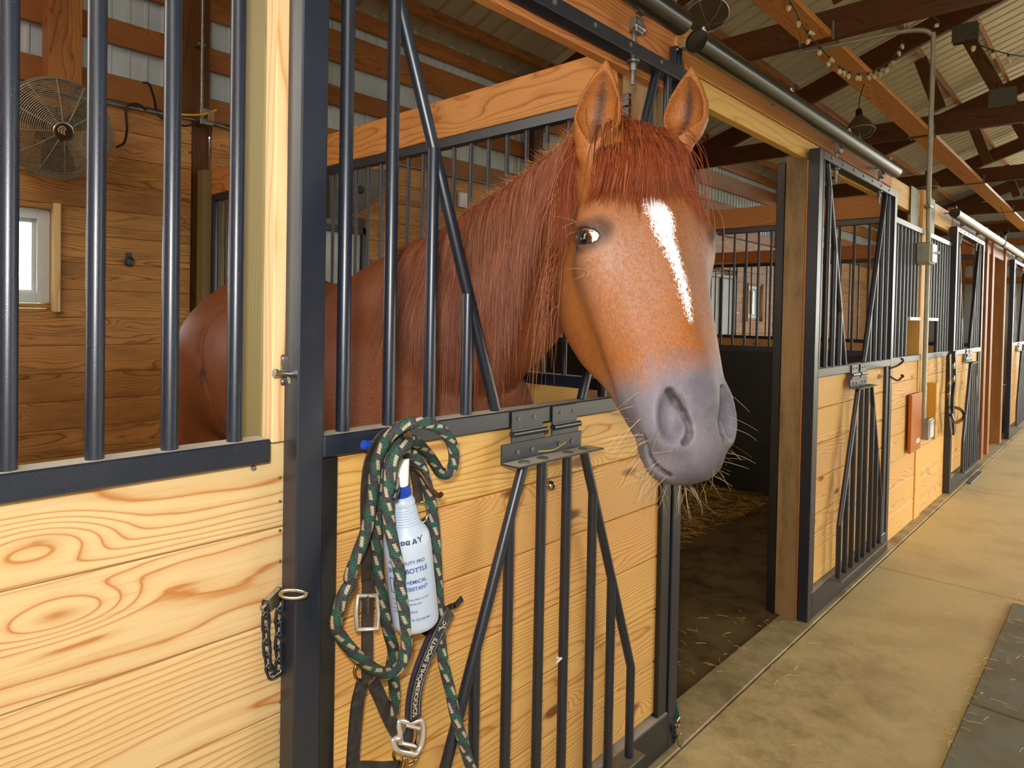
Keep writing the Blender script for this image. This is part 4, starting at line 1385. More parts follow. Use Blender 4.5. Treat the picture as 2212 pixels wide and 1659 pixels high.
# whiskers on the muzzle and chin
ro, dr = [], []
for _ in range(84):
    s_ = rng.uniform(-1, 1)
    ro.append(hw(.058 * s_, -.112 + .022 * rng.normal(), .590 + .016 * rng.normal())); dr.append(ES * (s_ * 1.1 + .3 * rng.normal()) - EN * rng.uniform(-.4, .8) + EL * rng.uniform(.4, 1.1))
for _ in range(46):
    sx = rng.choice([-1, 1])
    ro.append(hw(.062 * sx, -.075 + .02 * rng.normal(), .545 + .03 * rng.normal())); dr.append(ES * sx * 1.0 + EL * rng.uniform(-.1, .6) + EN * rng.uniform(-.3, .3))
for (sx, n_, l_) in ((-1, -.07, .165), (1, -.07, .165), (1, -.06, .25), (-1, -.07, .25)):
    for _ in range(5):
        ro.append(hw(.112 * sx, n_ + .008 * rng.normal(), l_ + .006 * rng.normal())); dr.append(ES * sx + EL * rng.uniform(-.4, .4) + EN * .3)
ro, dr = np.array(ro), np.array(dr)
inn = ro.copy()
for _ in range(25): inn -= grad(inn) * np.clip(field(inn), -.02, .02)[:, None] * .8
Lw = .022 + .036 * rng.random(len(ro))
Lw[:84] *= 1.3
Lw[84:130] *= 1.35
strands('whiskers', grow(inn, dr, Lw, 7, stiff=.88, clear=0, curl=.22, grav=.6), .00040, WHISK, horse, .4)
# lashes
for sx in (1, -1):
    ec = hw(EYE[0] * (LW if sx > 0 else -1), EYE[1], EYE[2])
    out = ES * (.94 * sx) + EN * .33; out /= np.linalg.norm(out)
    la = EN * .86 + EL * .38 - ES * .3 * sx
    la -= out * (la @ out); la /= np.linalg.norm(la)
    up_ = -EL * .9 + out * .1
    tt = rng.uniform(-.95, .75, 70)
    P = np.stack([ec + la * .027 * q + up_ * (.0160 * (1 - q * q) + .002) + out * (.020 - .012 * q * q) for q in tt])
    D0 = np.stack([out + up_ * .25 - la * .5 + .12 * rng.normal(0, 1, 3) for q in tt])
    strands('eyelashes', grow(P, D0, np.full(70, .015) + .008 * rng.random(70), 6, stiff=.85, clear=0, curl=.05), .0003, hairmat('lash_hair', [(40, 22, 14), (120, 62, 28)]) if sx > 0 else bpy.data.materials['lash_hair'], horse)
del SD
# ================================================================== tack and small things on the front
def z1(x, y): return (660 + x / 4.1475, 860 + y / 4.1475)
def z2(x, y): return (660 + x / 4.055, 1250 + y / 4.055)
LEATHER = plain('dark_leather', (52, 45, 42), 0.42, noise=0.5, nscale=40, to=(86, 78, 70))
LEATHER2 = plain('black_leather', (30, 31, 33), 0.38, noise=0.4, nscale=60, to=(90, 92, 94))
FLEECE = plain('purple_fleece', (62, 50, 70), 0.95, noise=0.8, nscale=300, to=(36, 30, 44))
BRASS = plain('worn_brass', (176, 150, 96), 0.3, 1.0, noise=0.4, nscale=70, to=(90, 74, 48))
SILVER = plain('bright_silver', (214, 212, 206), 0.34, 0.55, noise=0.3, nscale=90, to=(150, 140, 126))
WHITEP = plain('white_plastic', (236, 238, 240), 0.35)
BLUEP = plain('blue_plastic', (22, 66, 176), 0.35)
g = G('frosted_plastic')
BOTTLE = g.out(lin(184, 200, 222), 0.38, Subsurface_Weight=0.25, Subsurface_Radius=(.02, .02, .02), spec=.5)
INK = plain('blue_print', (22, 66, 150), 0.5)
MARKER = plain('grey_marker', (54, 62, 84), 0.6)
# -- hook everything hangs from
hk = thing('tack_hook', 'rusty iron tack hook on the door sill, its round knob holding rope and halter', 'hook', tuple(at(878, 940, 1, -.02)))
HKP = at(878, 940, 1, -.085)
MB().lathe([(.0005, -.006), (.010, -.006), (.0115, -.002), (.0115, .003), (.009, .006), (.0005, .007)], Matrix.Translation(HKP) @ Matrix.Rotation(math.radians(90), 4, 'X'), 16).build('knob', plain('rusty_iron', (96, 66, 44), .45, .7, noise=.6, nscale=90, to=(36, 28, 24)), hk, smooth=40)
RUST = bpy.data.materials['rusty_iron']
pl = at(873, 985, 1, -.004)
MB().mm(pl.x - .012, pl.x + .012, -.007, -.002, pl.z - .06, pl.z + .04, .001).build('back_plate', BLK, hk)
MB().tube(spline([at(878, 948, 1, -.083), at(876, 962, 1, -.06), at(866, 985, 1, -.03), at(868, 1000, 1, -.010)], 6), .0052, 8).build('upper_arm', RUST, hk, smooth=50)
MB().tube(spline([at(868, 1004, 1, -.008), at(880, 1010, 1, -.02), at(905, 1018, 1, -.05), at(930, 1055, 1, -.07), at(948, 1071, 1, -.078), at(954, 1066, 1, -.084)], 6), .0050, 8).build('lower_arm', RUST, hk, smooth=50)
MB().tube(spline([at(866, 1000, 1, -.008), at(858, 1035, 1, -.05), at(858, 1058, 1, -.092), at(851, 1078, 1, -.098)], 6), .0052, 8).build('left_arm', BLK, hk, smooth=50)
# -- lead rope
g = G('braided_rope')
uv = g.n('ShaderNodeTexCoord').outputs['UV']
u, v, _ = g.sep(uv)
row = g.math('MULTIPLY', u, 1 / .0052)
zig = g.math('FRACT', g.math('ADD', row, g.math('MULTIPLY', v, 4.0)))
cell = g.math('FLOOR', g.math('ADD', g.math('MULTIPLY', u, 1 / .021), g.math('MULTIPLY', v, 1.0)))
side = g.math('FRACT', g.math('ADD', g.math('MULTIPLY', v, 3.0), g.math('MULTIPLY', u, 1 / .085)))
tanm = g.math('MULTIPLY', g.math('GREATER_THAN', g.math('ADD', side, g.math('MULTIPLY', g.math('SUBTRACT', zig, .5), .12)), .70), g.math('LESS_THAN', g.math('FRACT', g.math('MULTIPLY', u, 1 / .030)), .62))
grn = g.math('GREATER_THAN', g.math('FRACT', g.math('ADD', g.math('MULTIPLY', u, 1 / .047), g.math('MULTIPLY', v, 1.5))), .55)
nn = g.noise(g.obj(), 320.0, 3.0)
col = g.mix(grn, lin(60, 63, 68), lin(44, 86, 74))
col = g.mix(tanm, col, lin(184, 170, 144))
col = g.mix(g.math('MULTIPLY', g.step(zig, .55, .95), .55), col, lin(24, 30, 30))
col = g.mix(g.math('MULTIPLY', g.step(nn, .45, .75), .3), col, lin(130, 128, 116))
g.bump(g.math('ADD', zig, nn), .0022, .8)
ROPE = g.out(col, .9, spec=.15)
def rp(z, lst): return [at(*z(x, y), 1, d) for x, y, d in lst]
path = rp(z2, [(768, 1175, -.020), (780, 1040, -.022), (775, 900, -.024), (748, 800, -.028), (765, 690, -.028), (765, 600, -.028), (728, 470, -.028), (692, 300, -.028), (662, 110, -.028)])
path += rp(z1, [(648, 1560, -.028), (640, 1380, -.028), (636, 1180, -.030), (640, 1000, -.032), (655, 800, -.040), (700, 640, -.055), (775, 500, -.068), (850, 400, -.074), (905, 372, -.074), (900, 420, -.095), (835, 480, -.098), (775, 600, -.092), (748, 780, -.085), (738, 960, -.075), (752, 1130, -.068), (790, 1330, -.068), (845, 1580, -.070)])
path += rp(z2, [(822, 40, -.070), (845, 180, -.070), (870, 340, -.068), (884, 500, -.062), (880, 640, -.056), (835, 755, -.052), (745, 826, -.050), (625, 808, -.050), (500, 720, -.050), (380, 600, -.046), (292, 480, -.042), (262, 400, -.042), (290, 270, -.044), (336, 130, -.046), (395, 40, -.048)])
path += rp(z1, [(395, 1600, -.048), (455, 1430, -.050), (540, 1200, -.052), (585, 960, -.054), (608, 780, -.058), (640, 560, -.066), (720, 380, -.078), (830, 275, -.090), (960, 220, -.096), (1100, 230, -.092), (1230, 295, -.082), (1312, 410, -.070), (1328, 560, -.058), (1290, 665, -.046), (1212, 668, -.036), (1140, 560, -.034), (1040, 440, -.045), (940, 372, -.062), (885, 395, -.062), (900, 470, -.048), (965, 510, -.036), (1040, 620, -.024), (1092, 800, -.020), (1130, 960, -.018), (1152, 1150, -.018), (1165, 1350, -.018), (1178, 1600, -.018)])
path += rp(z2, [(1155, 60, -.018), (1165, 220, -.018), (1172, 420, -.018), (1192, 640, -.020), (1222, 800, -.022), (1270, 1000, -.040), (1312, 1200, -.060), (1370, 1400, -.066), (1430, 1600, -.066), (1475, 1760, -.066), (1500, 1900, -.05)])
o = MB().tube(spline(path, 5), .0118, 10, uvs=True).build('lead_rope', ROPE, smooth=60)
tag(o, 'green black and tan braided lead rope looped over the tack hook', 'rope')
# -- halter
ha = thing('halter', 'dark leather halter with lettered noseband hanging from the tack hook', 'halter', tuple(at(870, 1250, 1, -.02)))
S_ = lambda pts, w, t, n=5: None
def strap(name, pts, w, mat, t=.004, wd=None):
    pts = spline(pts, 5)
    return MB().ribbon(pts, wd if wd is not None else Vector((1, 0, 0)), w, t).build(name, mat, ha, smooth=35)
crown = rp(z1, [(548, 1640, -.016), (545, 1300, -.016), (540, 1000, -.018), (545, 760, -.024), (570, 560, -.036), (635, 400, -.054)]) + rp(z1, [(720, 318, -.062), (800, 318, -.062)])
wds = []
sp = spline(crown, 5)
for i in range(len(sp)):
    T = (sp[min(i + 1, len(sp) - 1)] - sp[max(i - 1, 0)]).normalized()
    wds.append(T.cross(Vector((0, -1, 0))) + Vector((0, .45 * max(0, (i - 12) / 24), 0)))
MB().ribbon(sp, wds, .0240, .0042).build('crown_strap', LEATHER, ha, smooth=35)
strap('crown_strap', rp(z1, [(900, 345, -.05), (945, 480, -.036), (975, 640, -.022), (1000, 790, -.014), (1012, 930, -.012)]), .022, LEATHER)
strap('cheek_strap', rp(z1, [(1046, 1085, -.012), (1060, 1160, -.011), (1065, 1300, -.011)]) + rp(z2, [(1095, 60, -.012), (1095, 250, -.012), (1075, 420, -.012), (1045, 500, -.013)]), .021, LEATHER)
strap('cheek_strap', rp(z2, [(545, 10, -.020), (545, 140, -.023), (542, 300, -.024), (540, 460, -.021), (540, 620, -.020), (540, 760, -.022), (545, 900, -.022)]), .026, LEATHER)
strap('throat_strap', rp(z2, [(500, 900, -.020), (460, 1060, -.020), (440, 1240, -.020), (424, 1450, -.020), (408, 1700, -.020), (400, 1900, -.020)]), .029, LEATHER2)
strap('noseband_strap', rp(z2, [(590, 905, -.024), (640, 1010, -.024), (690, 1130, -.022), (745, 1250, -.020), (800, 1345, -.018)]), .027, LEATHER2)
strap('chin_strap', rp(z2, [(370, 1652, -.024), (520, 1645, -.025), (680, 1650, -.024), (820, 1640, -.022)]), .020, LEATHER2, wd=Vector((0, 0, 1)))
nb = rp(z2, [(1250, 270, -.022), (1165, 430, -.026), (1068, 640, -.030), (990, 850, -.030), (948, 1050, -.026), (940, 1235, -.018)])
spn = spline(nb, 6)
nbp = MB().ribbon(spn, Vector((1, 0, 0)), .0375, .008).build('noseband', FLEECE, ha, smooth=35)
top_ = [p + Vector((0, -.0052, 0)) for p in spn]
MB().ribbon(top_, Vector((1, 0, 0)), .029, .0030).build('noseband_face', LEATHER2, nbp, smooth=35)
STITCH = plain('pale_thread', (206, 204, 196), .7)
st = MB()
Ls = [0]
for a, b in zip(top_[:-1], top_[1:]): Ls.append(Ls[-1] + (b - a).length)
def on_band(dist):
    i = max(0, min(len(Ls) - 2, int(np.searchsorted(Ls, dist)) - 1))
    f = (dist - Ls[i]) / (Ls[i + 1] - Ls[i])
    T = (top_[i + 1] - top_[i]).normalized()
    W = Vector((1, 0, 0)); W = (W - T * W.dot(T)).normalized()
    return top_[i].lerp(top_[i + 1], f), T, W
d = .012
while d < Ls[-1] - .012:
    for s_ in (-.0110, .0110):
        p, T, W = on_band(d)
        c = p + W * s_ + Vector((0, -.0018, 0))
        st.cyl(c - T * .0014, c + T * .0014, .00045, 5)
    d += .0045
st.build('stitching', STITCH, nbp)['kind'] = 'stuff'
lv, lf = text_mb('SCHOCKEM\u00d6HLE SPORTS', .0135)
xs_ = [p.x for p in lv]
sc_ = .165 / (max(xs_) - min(xs_))
tm = MB()
mapped = []
for p in lv:
    q, T, W = on_band(Ls[-1] - .095 - p.x * sc_ - .0)                # reads upward along the band
    mapped.append(q - W * (p.y * sc_ * 1.15) + Vector((0, -.0020, 0)))
tm.add(mapped, lf).build('lettering', STITCH, nbp)
em = MB()                                                            # jumping-horse emblem beside the words
q0, T, W = on_band(.036)
for pts in (((-.010, -.004), (-.004, .001), (.003, .003), (.008, .006)), ((.008, .006), (.011, .003)), ((-.004, .001), (-.008, -.007)), ((.003, .003), (.006, -.003), (.010, -.002)), ((-.002, .002), (.000, .008), (.003, .009)), ((-.010, -.004), (-.013, -.002))):
    em.tube([q0 - T * a + W * b + Vector((0, -.0019, 0)) for a, b in pts], .0009, 5)
em.build('emblem', STITCH, nbp)
strap('keeper_strap', rp(z2, [(1215, 300, -.020), (1260, 250, -.020), (1318, 228, -.020), (1372, 170, -.020)]), .0125, LEATHER2)
def ring_path(pts, r, mat, name, closed=True, smooth=50, par=None):
    return MB().tube(pts, r, 8, closed=closed).build(name, mat, par or ha, smooth=smooth)
bk = [at(*z2(x, y), 1, -.028) for x, y in ((455, 150), (625, 145), (638, 300), (628, 440), (448, 445), (442, 300))]
ring_path(bk, .0044, SILVER, 'buckle')
MB().tube([at(*z2(545, 150), 1, -.032), at(*z2(545, 300), 1, -.031)], .0022, 6).build('buckle_tongue', CHROME, ha, smooth=50)
def arc(cx, cy, rx, ry, d, z, a0=0, a1=360, n=20): return [at(*z(cx + rx * math.cos(math.radians(a)), cy + ry * math.sin(math.radians(a))), 1, d) for a in np.linspace(a0, a1, n)[:(-1 if a1 - a0 == 360 else None)]]
ring_path(arc(478, 815, 52, 72, -.016, z2), .0028, BRASS, 'left_ring')
ring_path(arc(1040, 1020, 55, 92, -.014, z1, -110, 110, 14), .0030, CHROME, 'cheek_ring', closed=False)
ring_path(arc(875, 1545, 105, 95, -.014, z2), .0034, BRASS, 'chin_ring')
MB().tube(spline([at(*z2(x, y), 1, -.03) for x, y in ((830, 1690), (850, 1640), (868, 1570), (885, 1600), (880, 1690))], 5), .0042, 8).build('snap_hook', BRASS, ha, smooth=50)
sq = MB()
fr_ = [(812, 1245), (905, 1262), (1000, 1240), (1030, 1290), (1018, 1440), (965, 1535), (905, 1525), (800, 1500), (762, 1408), (830, 1390)]
sq.tube(spline([at(*z2(x, y), 1, -.020) for x, y in fr_], 3, True), .0058, 8, closed=True)
sq.build('square_ring', SILVER, ha, smooth=50)
MB().tube([at(*z2(x, y), 1, -.021) for x, y in ((870, 1280), (835, 1440), (960, 1465), (990, 1310))], .0052, 8, closed=True).build('ring_bars', SILVER, ha, smooth=50)
MB().ribbon([at(*z2(905, 1300), 1, -.016), at(*z2(890, 1450), 1, -.016)], Vector((1, 0, 0)), .026, .004).build('keeper_loop', LEATHER2, ha)
MB().ribbon([at(*z2(880, 1478), 1, -.022), at(*z2(860, 1525), 1, -.022)], Vector((1, 0, 0)), .030, .004).build('keeper_loop', LEATHER2, ha)
# -- spray bottle
Bb, Bt = at(898, 1344, 1, -.045), at(868, 1068, 1, -.045)
BZ = (Bt - Bb); BL = BZ.length; BZ.normalize()
BX = Vector((1, 0, 0)); BX = (BX - BZ * BX.dot(BZ)).normalized()
BY = BZ.cross(BX)
BM = Matrix(((BX.x, BY.x, BZ.x, Bb.x), (BX.y, BY.y, BZ.y, Bb.y), (BX.z, BY.z, BZ.z, Bb.z), (0, 0, 0, 1)))
sb = thing('spray_bottle', 'cloudy white spray bottle with blue print and blue collar behind the rope', 'bottle', tuple(Bb))
k_ = BL / .272
prof = [(.0005, .003), (.036, .002), (.043, .0), (.0465, .004), (.048, .012), (.048, .172), (.0465, .185), (.0425, .196), (.036, .206), (.0305, .213)]
zz_ = .2145
while zz_ < .248:
    r_ = .0295 - (zz_ - .2145) * .16
    prof += [(r_, zz_), (r_ + .0012, zz_ + .002), (r_, zz_ + .004)]
    zz_ += .0050
prof += [(.0240, .250), (.0252, .255), (.0238, .262), (.019, .268), (.0150, .272), (.0005, .2725)]
MB().lathe([(r, z * k_) for r, z in prof], BM, 36).build('bottle_body', BOTTLE, sb, smooth=35)
MB().lathe([(.0005, .268 * k_), (.0175, .268 * k_), (.0182, .271 * k_), (.0172, .289 * k_), (.0150, .291 * k_), (.0005, .291 * k_)], BM, 28).build('collar', BLUEP, sb, smooth=35)
rb_ = MB()
for a in range(26):
    th = 2 * math.pi * a / 26
    c0, c1 = BM @ Vector((.0180 * math.cos(th), .0180 * math.sin(th), .273 * k_)), BM @ Vector((.0172 * math.cos(th), .0172 * math.sin(th), .286 * k_))
    rb_.cyl(c0, c1, .0009, 5)
rb_.build('collar_ribs', BLUEP, sb)['kind'] = 'stuff'
hd0 = BM @ Vector((0, 0, .290 * k_))
neck_top = at(871, 990, 1, -.045)
MB().tube([hd0, hd0.lerp(neck_top, .35), neck_top], [.0150, .0140, .0125], 16).build('trigger_neck', WHITEP, sb, smooth=50)
hA, hB = at(797, 962, 1, -.040), at(893, 972, 1, -.030)
MB().tube([hA, hA.lerp(hB, .25), hA.lerp(hB, .6), hB], [.0085, .0115, .0135, .0095], 14).build('trigger_head', WHITEP, sb, smooth=50)
MB().tube([at(785, 960, 1, -.041), at(797, 962, 1, -.040)], [.0085, .0095], 12).build('nozzle', BLUEP, sb, smooth=40)
MB().tube(spline([at(835, 972, 1, -.045), at(838, 995, 1, -.050), at(830, 1018, 1, -.052), at(834, 1040, 1, -.05)], 4), .0045, 8).build('trigger_lever', WHITEP, sb, smooth=50)
def wrap(name, body, size, zc, ang, mat, width=None, slant=0.0, r=.0486):
    vs, fs = text_mb(body, size)
    w_ = max(p.x for p in vs) - min(p.x for p in vs)
    s_ = (width / w_) if width else 1.0
    out = []
    for p in vs:
        a = math.radians(ang) + p.x * s_ / r
        out.append(BM @ Vector((r * math.sin(a), -r * math.cos(a), zc * k_ + p.y * min(s_, 1.15) + slant * p.x * s_)))
    return MB().add(out, fs).build(name, mat, sb)
A0 = math.degrees(math.atan2(Bb.x - CAM.x, Bb.y - CAM.y)) * -1      # the printed face is turned towards the aisle
wrap('print', 'HEAVY DUTY PRO', .0155, .150, A0 - 4, INK, .078)
wrap('print', 'SPRAY BOTTLE', .0190, .133, A0 - 4, INK, .088)
wrap('print', 'CHEMICAL', .0150, .110, A0 + 12, INK, .050)
wrap('print', 'RESISTANT', .0150, .096, A0 + 12, INK, .052)
wrap('print', 'POWERFUL ADJUSTABLE SPRAY OUTPUT', .0062, .074, A0 - 4, INK, .082)
wrap('print', 'COMFORTABLE TRIGGER GRIP', .0062, .065, A0 - 14, INK, .062)
wrap('print', 'IDEAL FOR', .0060, .056, A0 - 38, INK, .022)
wrap('print', 'LAWN & SOLUTIONS', .0060, .049, A0 - 20, INK, .052)
wrap('print', '32 FL. OZ (946 ML)', .0072, .032, A0 + 14, INK, .046)
wrap('handwriting', 'SPRAY', .024, .188, A0 + 10, MARKER, .056, .10, .0462)
ic = MB()
for (a, b) in (((-60, .088), (-60, .118)), ((-60, .118), (-28, .118)), ((-28, .118), (-28, .088)), ((-28, .088), (-60, .088)), ((-54, .092), (-44, .102)), ((-44, .102), (-36, .113)), ((-46, .100), (-34, .094))):
    pts = []
    for t in np.linspace(0, 1, 6):
        an = math.radians(A0 + 8 + a[0] + (b[0] - a[0]) * t); zc = a[1] + (b[1] - a[1]) * t
        pts.append(BM @ Vector((.0484 * math.sin(an), -.0484 * math.cos(an), zc * k_)))
    ic.tube(pts, .0007, 5)
ic.build('printed_icon', INK, sb)
# -- latch between post and door
la_ = thing('door_latch', 'small chrome barrel latch between the pine post and the black door stile', 'latch', tuple(at(617, 805, 1, .03)))
c = at(618, 800, 1, .036)
MB().mm(c.x - .004, c.x + .020, .046, .052, c.z - .028, c.z + .028, .002).build('latch_plate', CHROME, la_)
MB().cyl((c.x - .022, .036, c.z - .004), (c.x + .028, .032, c.z - .010), .0062, 12).cyl((c.x - .024, .036, c.z - .003), (c.x - .019, .036, c.z - .004), .0078, 12).build('latch_barrel', CHROME, la_, smooth=40)
MB().cyl((c.x + .006, .036, c.z - .008), (c.x + .006, .030, c.z - .024), .0045, 10).build('latch_knob', CHROME, la_, smooth=40)
sc = MB()
for dx, dz in ((.002, .020), (.014, .020), (.002, -.022), (.014, -.022)): sc.cyl((c.x + dx, .047, c.z + dz), (c.x + dx, .0445, c.z + dz), .0035, 8)
sc.build('screws', CHROME, la_)['kind'] = 'stuff'
# -- door chain
chn = thing('door_chain', 'short black chain looped from a chrome bracket on the pine planks', 'chain', tuple(at(600, 1290, 1, .05)))
c = at(592, 1293, 1, .052)
MB().box((c.x, .052, c.z), (.040, .012, .026), Matrix.Rotation(math.radians(-32), 4, 'Y'), .003).box((c.x - .02, .050, c.z - .010), (.016, .012, .014), Matrix.Rotation(math.radians(-32), 4, 'Y'), .003).build('bracket', CHROME, chn)
e0 = [at(606 + 28 + 28 * math.cos(a), 1283 - 9 * math.sin(a), 1, .02 - .026 * (1 + math.cos(a)) / 2 - .02) for a in [2 * math.pi * k / 20 for k in range(20)]]
MB().tube(e0, .0036, 8, closed=True).build('snap_ring', CHROME, chn, smooth=50)
def link(a, b, turn):
    a, b = Vector(a), Vector(b)
    Z = (b - a); L = Z.length / 2 + .0045; Z.normalize()
    Xl = Vector((1, 0, 0)) if not turn else Vector((.25, -1, 0))
    Xl = (Xl - Z * Xl.dot(Z)).normalized()
    m = (a + b) / 2
    hw_ = .0066
    pts = []
    for k in range(18):
        t = 2 * math.pi * k / 18
        cx, cz = math.cos(t), math.sin(t)
        pts.append(m + Xl * (hw_ * cx) + Z * (cz * hw_ + (L - hw_) * (1 if cz > 0 else -1)))
    MB().tube(pts, .0027, 7, closed=True).build('link', BLK, chn, smooth=60)
lp = [at(x, y, 1, .046) for x, y in ((573, 1302), (574, 1330), (574, 1358), (575, 1386), (577, 1413), (580, 1441), (588, 1460), (601, 1452), (603, 1426), (600, 1398), (603, 1371), (601, 1344), (604, 1317), (607, 1290))]
for i, (a, b) in enumerate(zip(lp[:-1], lp[1:])): link(a, b, i % 2 == 0)
# -- screw heads in the pale planks
for (x, y, r) in ((548, 1011, .0055),):
    p = at(x, y, 1, .058)
    tag(MB().lathe([(.0005, 0), (r, 0), (r * .7, .003), (.0005, .0035)], Matrix.Translation(p) @ Matrix.Rotation(math.radians(90), 4, 'X'), 12).build('screw_head', GALV, smooth=40), 'round grey screw head in the top pale plank under the sill rail', 'screw')
for y, nth in zip((1032, 1083, 1146, 1212, 1380, 1515, 1580, 1645), ('topmost', 'second from the top', 'third from the top', 'fourth from the top', 'fifth from the top', 'sixth from the top', 'seventh from the top', 'lowest')):
    p = at(604.5, y, 1, .059)
    o = MB().lathe([(.0005, 0), (.0032, 0), (.0022, .002), (.0005, .0024)], Matrix.Translation(p) @ Matrix.Rotation(math.radians(90), 4, 'X'), 8).build('screw_head', GALV, smooth=40)
    tag(o, 'tiny screw head at the end of the pale planks, ' + nth, 'screw', 'screw heads along the plank ends')
# -- small moth on a yoke bar
mp = at(1207, 1425, 1, -.052)
mo = thing('moth', 'tiny pale moth resting on a bar of the folded yoke', 'moth', tuple(mp))
MOTHM = plain('moth_white', (226, 214, 204), .8)
MB().tube([mp + Vector((-.009, 0, -.006)), mp, mp + Vector((.011, 0, 0))], [.002, .0042, .003], 8).build('body', MOTHM, mo, smooth=60)
for s_ in (1.6, 1.0):
    MB().tube([mp, mp + Vector((-.006 * s_, -.003, .007)), mp + Vector((-.009 * s_, -.004, .013))], [.0012, .0028, .0006], 6).build('wing', MOTHM, mo, smooth=60)
o = MB().tube(spline([at(1163, 975, 1, -.05), at(1195, 972, 1, -.045), at(1212, 962, 1, -.03), at(1222, 955, 1, -.02)], 4), .0014, 5).build('straw_stalk', plain('hay_green_yellow', (190, 176, 84), .7))
tag(o, 'bent stalk of hay lying on the yoke shelf under the hinges', 'straw')
# -- strap with snap on the edge of the door
sn = thing('strap_with_snap', 'green strap ending in a silver snap down the edge of the closed door', 'strap', tuple(at(1465, 1560, 1, .03)))
GRN = plain('green_webbing', (36, 104, 96), .8, noise=.4, nscale=80, to=(30, 60, 56))
MB().ribbon(spline([Vector((2.1185, .028, .62)), Vector((2.1195, .028, .40)), Vector((2.121, .026, .20)), at(1463, 1552, 1, .0)], 5), Vector((0, 1, 0)), .024, .003).build('webbing', GRN, sn)
sx0 = lambda x, y, d=-.012: at(1380 + x / 7.936, 1450 + y / 7.936, 1, d)
MB().tube([sx0(*q) for q in ((640, 850), (690, 790), (715, 900), (680, 950), (630, 930))], .0038, 8, closed=True).build('swivel_loop', CHROME, sn, smooth=50)
MB().tube([sx0(632, 950), sx0(655, 1060)], .0085, 10).build('swivel', CHROME, sn, smooth=40)
p0, p1 = sx0(680, 1085), sx0(715, 1265)
board('snap_body', CHROME, sn, p0, p1, (1, 0, 0), .024, .012, .003)
for dx in (-42, 42):
    MB().tube([sx0(725 + dx * .7, 1270), sx0(745 + dx, 1360), sx0(765 + dx, 1500)], .0042, 8).build('snap_jaw', CHROME, sn, smooth=50)
# -- rail bracket on the header
rb = thing('rail_bracket', 'small black bracket with a wire loop on the header beside the track cover end', 'bracket', tuple(at(1467, 120, 1, .04)))
c = at(1467, 121, 1, .03)
MB().mm(c.x - .022, c.x + .022, .030, .054, c.z - .030, c.z + .030, .002).build('bracket_plate', BLK, rb)
MB().tube(spline([Vector((c.x - .012, .026, c.z)), Vector((c.x - .014, .022, c.z - .03)), Vector((c.x - .012, .022, c.z - .06))], 5), .003, 8).tube(spline([Vector((c.x + .010, .026, c.z - .005)), Vector((c.x + .016, .022, c.z - .035)), Vector((c.x + .018, .02, c.z - .085))], 5), .003, 8).build('wire_loop', BLK, rb, smooth=50)
MB().lathe([(.0005, 0), (.005, 0), (.003, .004), (.0005, .005)], Matrix.Translation((c.x - .014, .030, c.z + .018)) @ Matrix.Rotation(math.radians(90), 4, 'X'), 10).build('bolt', GALV, rb, smooth=40)
# ================================================================== inside the fan stall
def frame_to(p, n):
    q = Vector(n).normalized().to_track_quat('Z', 'Y').to_matrix().to_4x4()
    return Matrix.Translation(p) @ q
FANM = plain('fan_guard_wire', (166, 156, 136), .45, .35, noise=.4, nscale=30)
FANB = plain('fan_blade_grey', (70, 68, 64), .5, .3)
fp = at(128, 280, 1, 3.28)
fan = thing('wall_fan', 'round wall fan with a wire guard and dark hub badge high on the stall wall', 'fan', tuple(fp))
FMx = frame_to(fp, (.02, -1, -.30))
FR = .272
rings = MB()
for k in range(24):
    r = .052 + (FR - .052) * k / 23
    z = .078 - .060 * (r / FR) ** 2.2
    n = 40
    rings.tube([FMx @ Vector((r * math.cos(2 * math.pi * i / n), r * math.sin(2 * math.pi * i / n), z)) for i in range(n)], .0026, 4, closed=True)
for k in range(9):
    r = FR - .004 * k * k / 8
    z = .015 - .014 * k
    rings.tube([FMx @ Vector((r * math.cos(2 * math.pi * i / 40), r * math.sin(2 * math.pi * i / 40), z)) for i in range(40)], .0024, 4, closed=True)
for k in range(12):
    r = .06 + .19 * k / 11
    rings.tube([FMx @ Vector((r * math.cos(2 * math.pi * i / 36), r * math.sin(2 * math.pi * i / 36), -.125)) for i in range(36)], .0017, 4, closed=True)
rings.build('guard_rings', FANM, fan, smooth=60)['kind'] = 'stuff'
for k in range(12):
    a = 2 * math.pi * (k + .3) / 12
    pts = [FMx @ Vector((r * math.cos(a), r * math.sin(a), .081 - .060 * (r / FR) ** 2.2)) for r in np.linspace(.045, FR, 8)] + [FMx @ Vector((FR * 1.0 * math.cos(a), FR * math.sin(a), -.03)), FMx @ Vector((FR * .97 * math.cos(a), FR * .97 * math.sin(a), -.10))]
    MB().tube(pts, .0030, 5).build('guard_spoke', FANM, fan, smooth=60)
MB().tube([FMx @ Vector((FR * 1.008 * math.cos(2 * math.pi * i / 48), FR * 1.008 * math.sin(2 * math.pi * i / 48), -.035)) for i in range(48)], .006, 6, closed=True).build('guard_rim', FANM, fan, smooth=60)
MB().lathe([(.0005, .084), (.045, .084), (.052, .082), (.054, .076), (.050, .070)], FMx, 32).build('hub_ring', CHROME, fan, smooth=40)
MB().lathe([(.0005, .0875), (.043, .0865), (.045, .084)], FMx, 32).build('hub_badge', plain('badge_brown', (44, 32, 24), .4), fan, smooth=40)
lg = MB()
LOGO = plain('badge_tan', (206, 172, 130), .5)
for pts, r in ((((-.020, -.012), (-.024, .004), (-.014, .018), (.0, .022)), .0042), (((-.006, -.018), (-.010, .0), (-.002, .014)), .0044), (((.006, -.022), (.004, -.004), (.010, .010), (.004, .020)), .0042), (((-.018, .020), (.014, -.020)), .0016)):
    lg.tube([FMx @ Vector((x - .004, y + .004, .0880)) for x, y in pts], r, 6)
lg.build('badge_emblem', LOGO, fan, smooth=60)
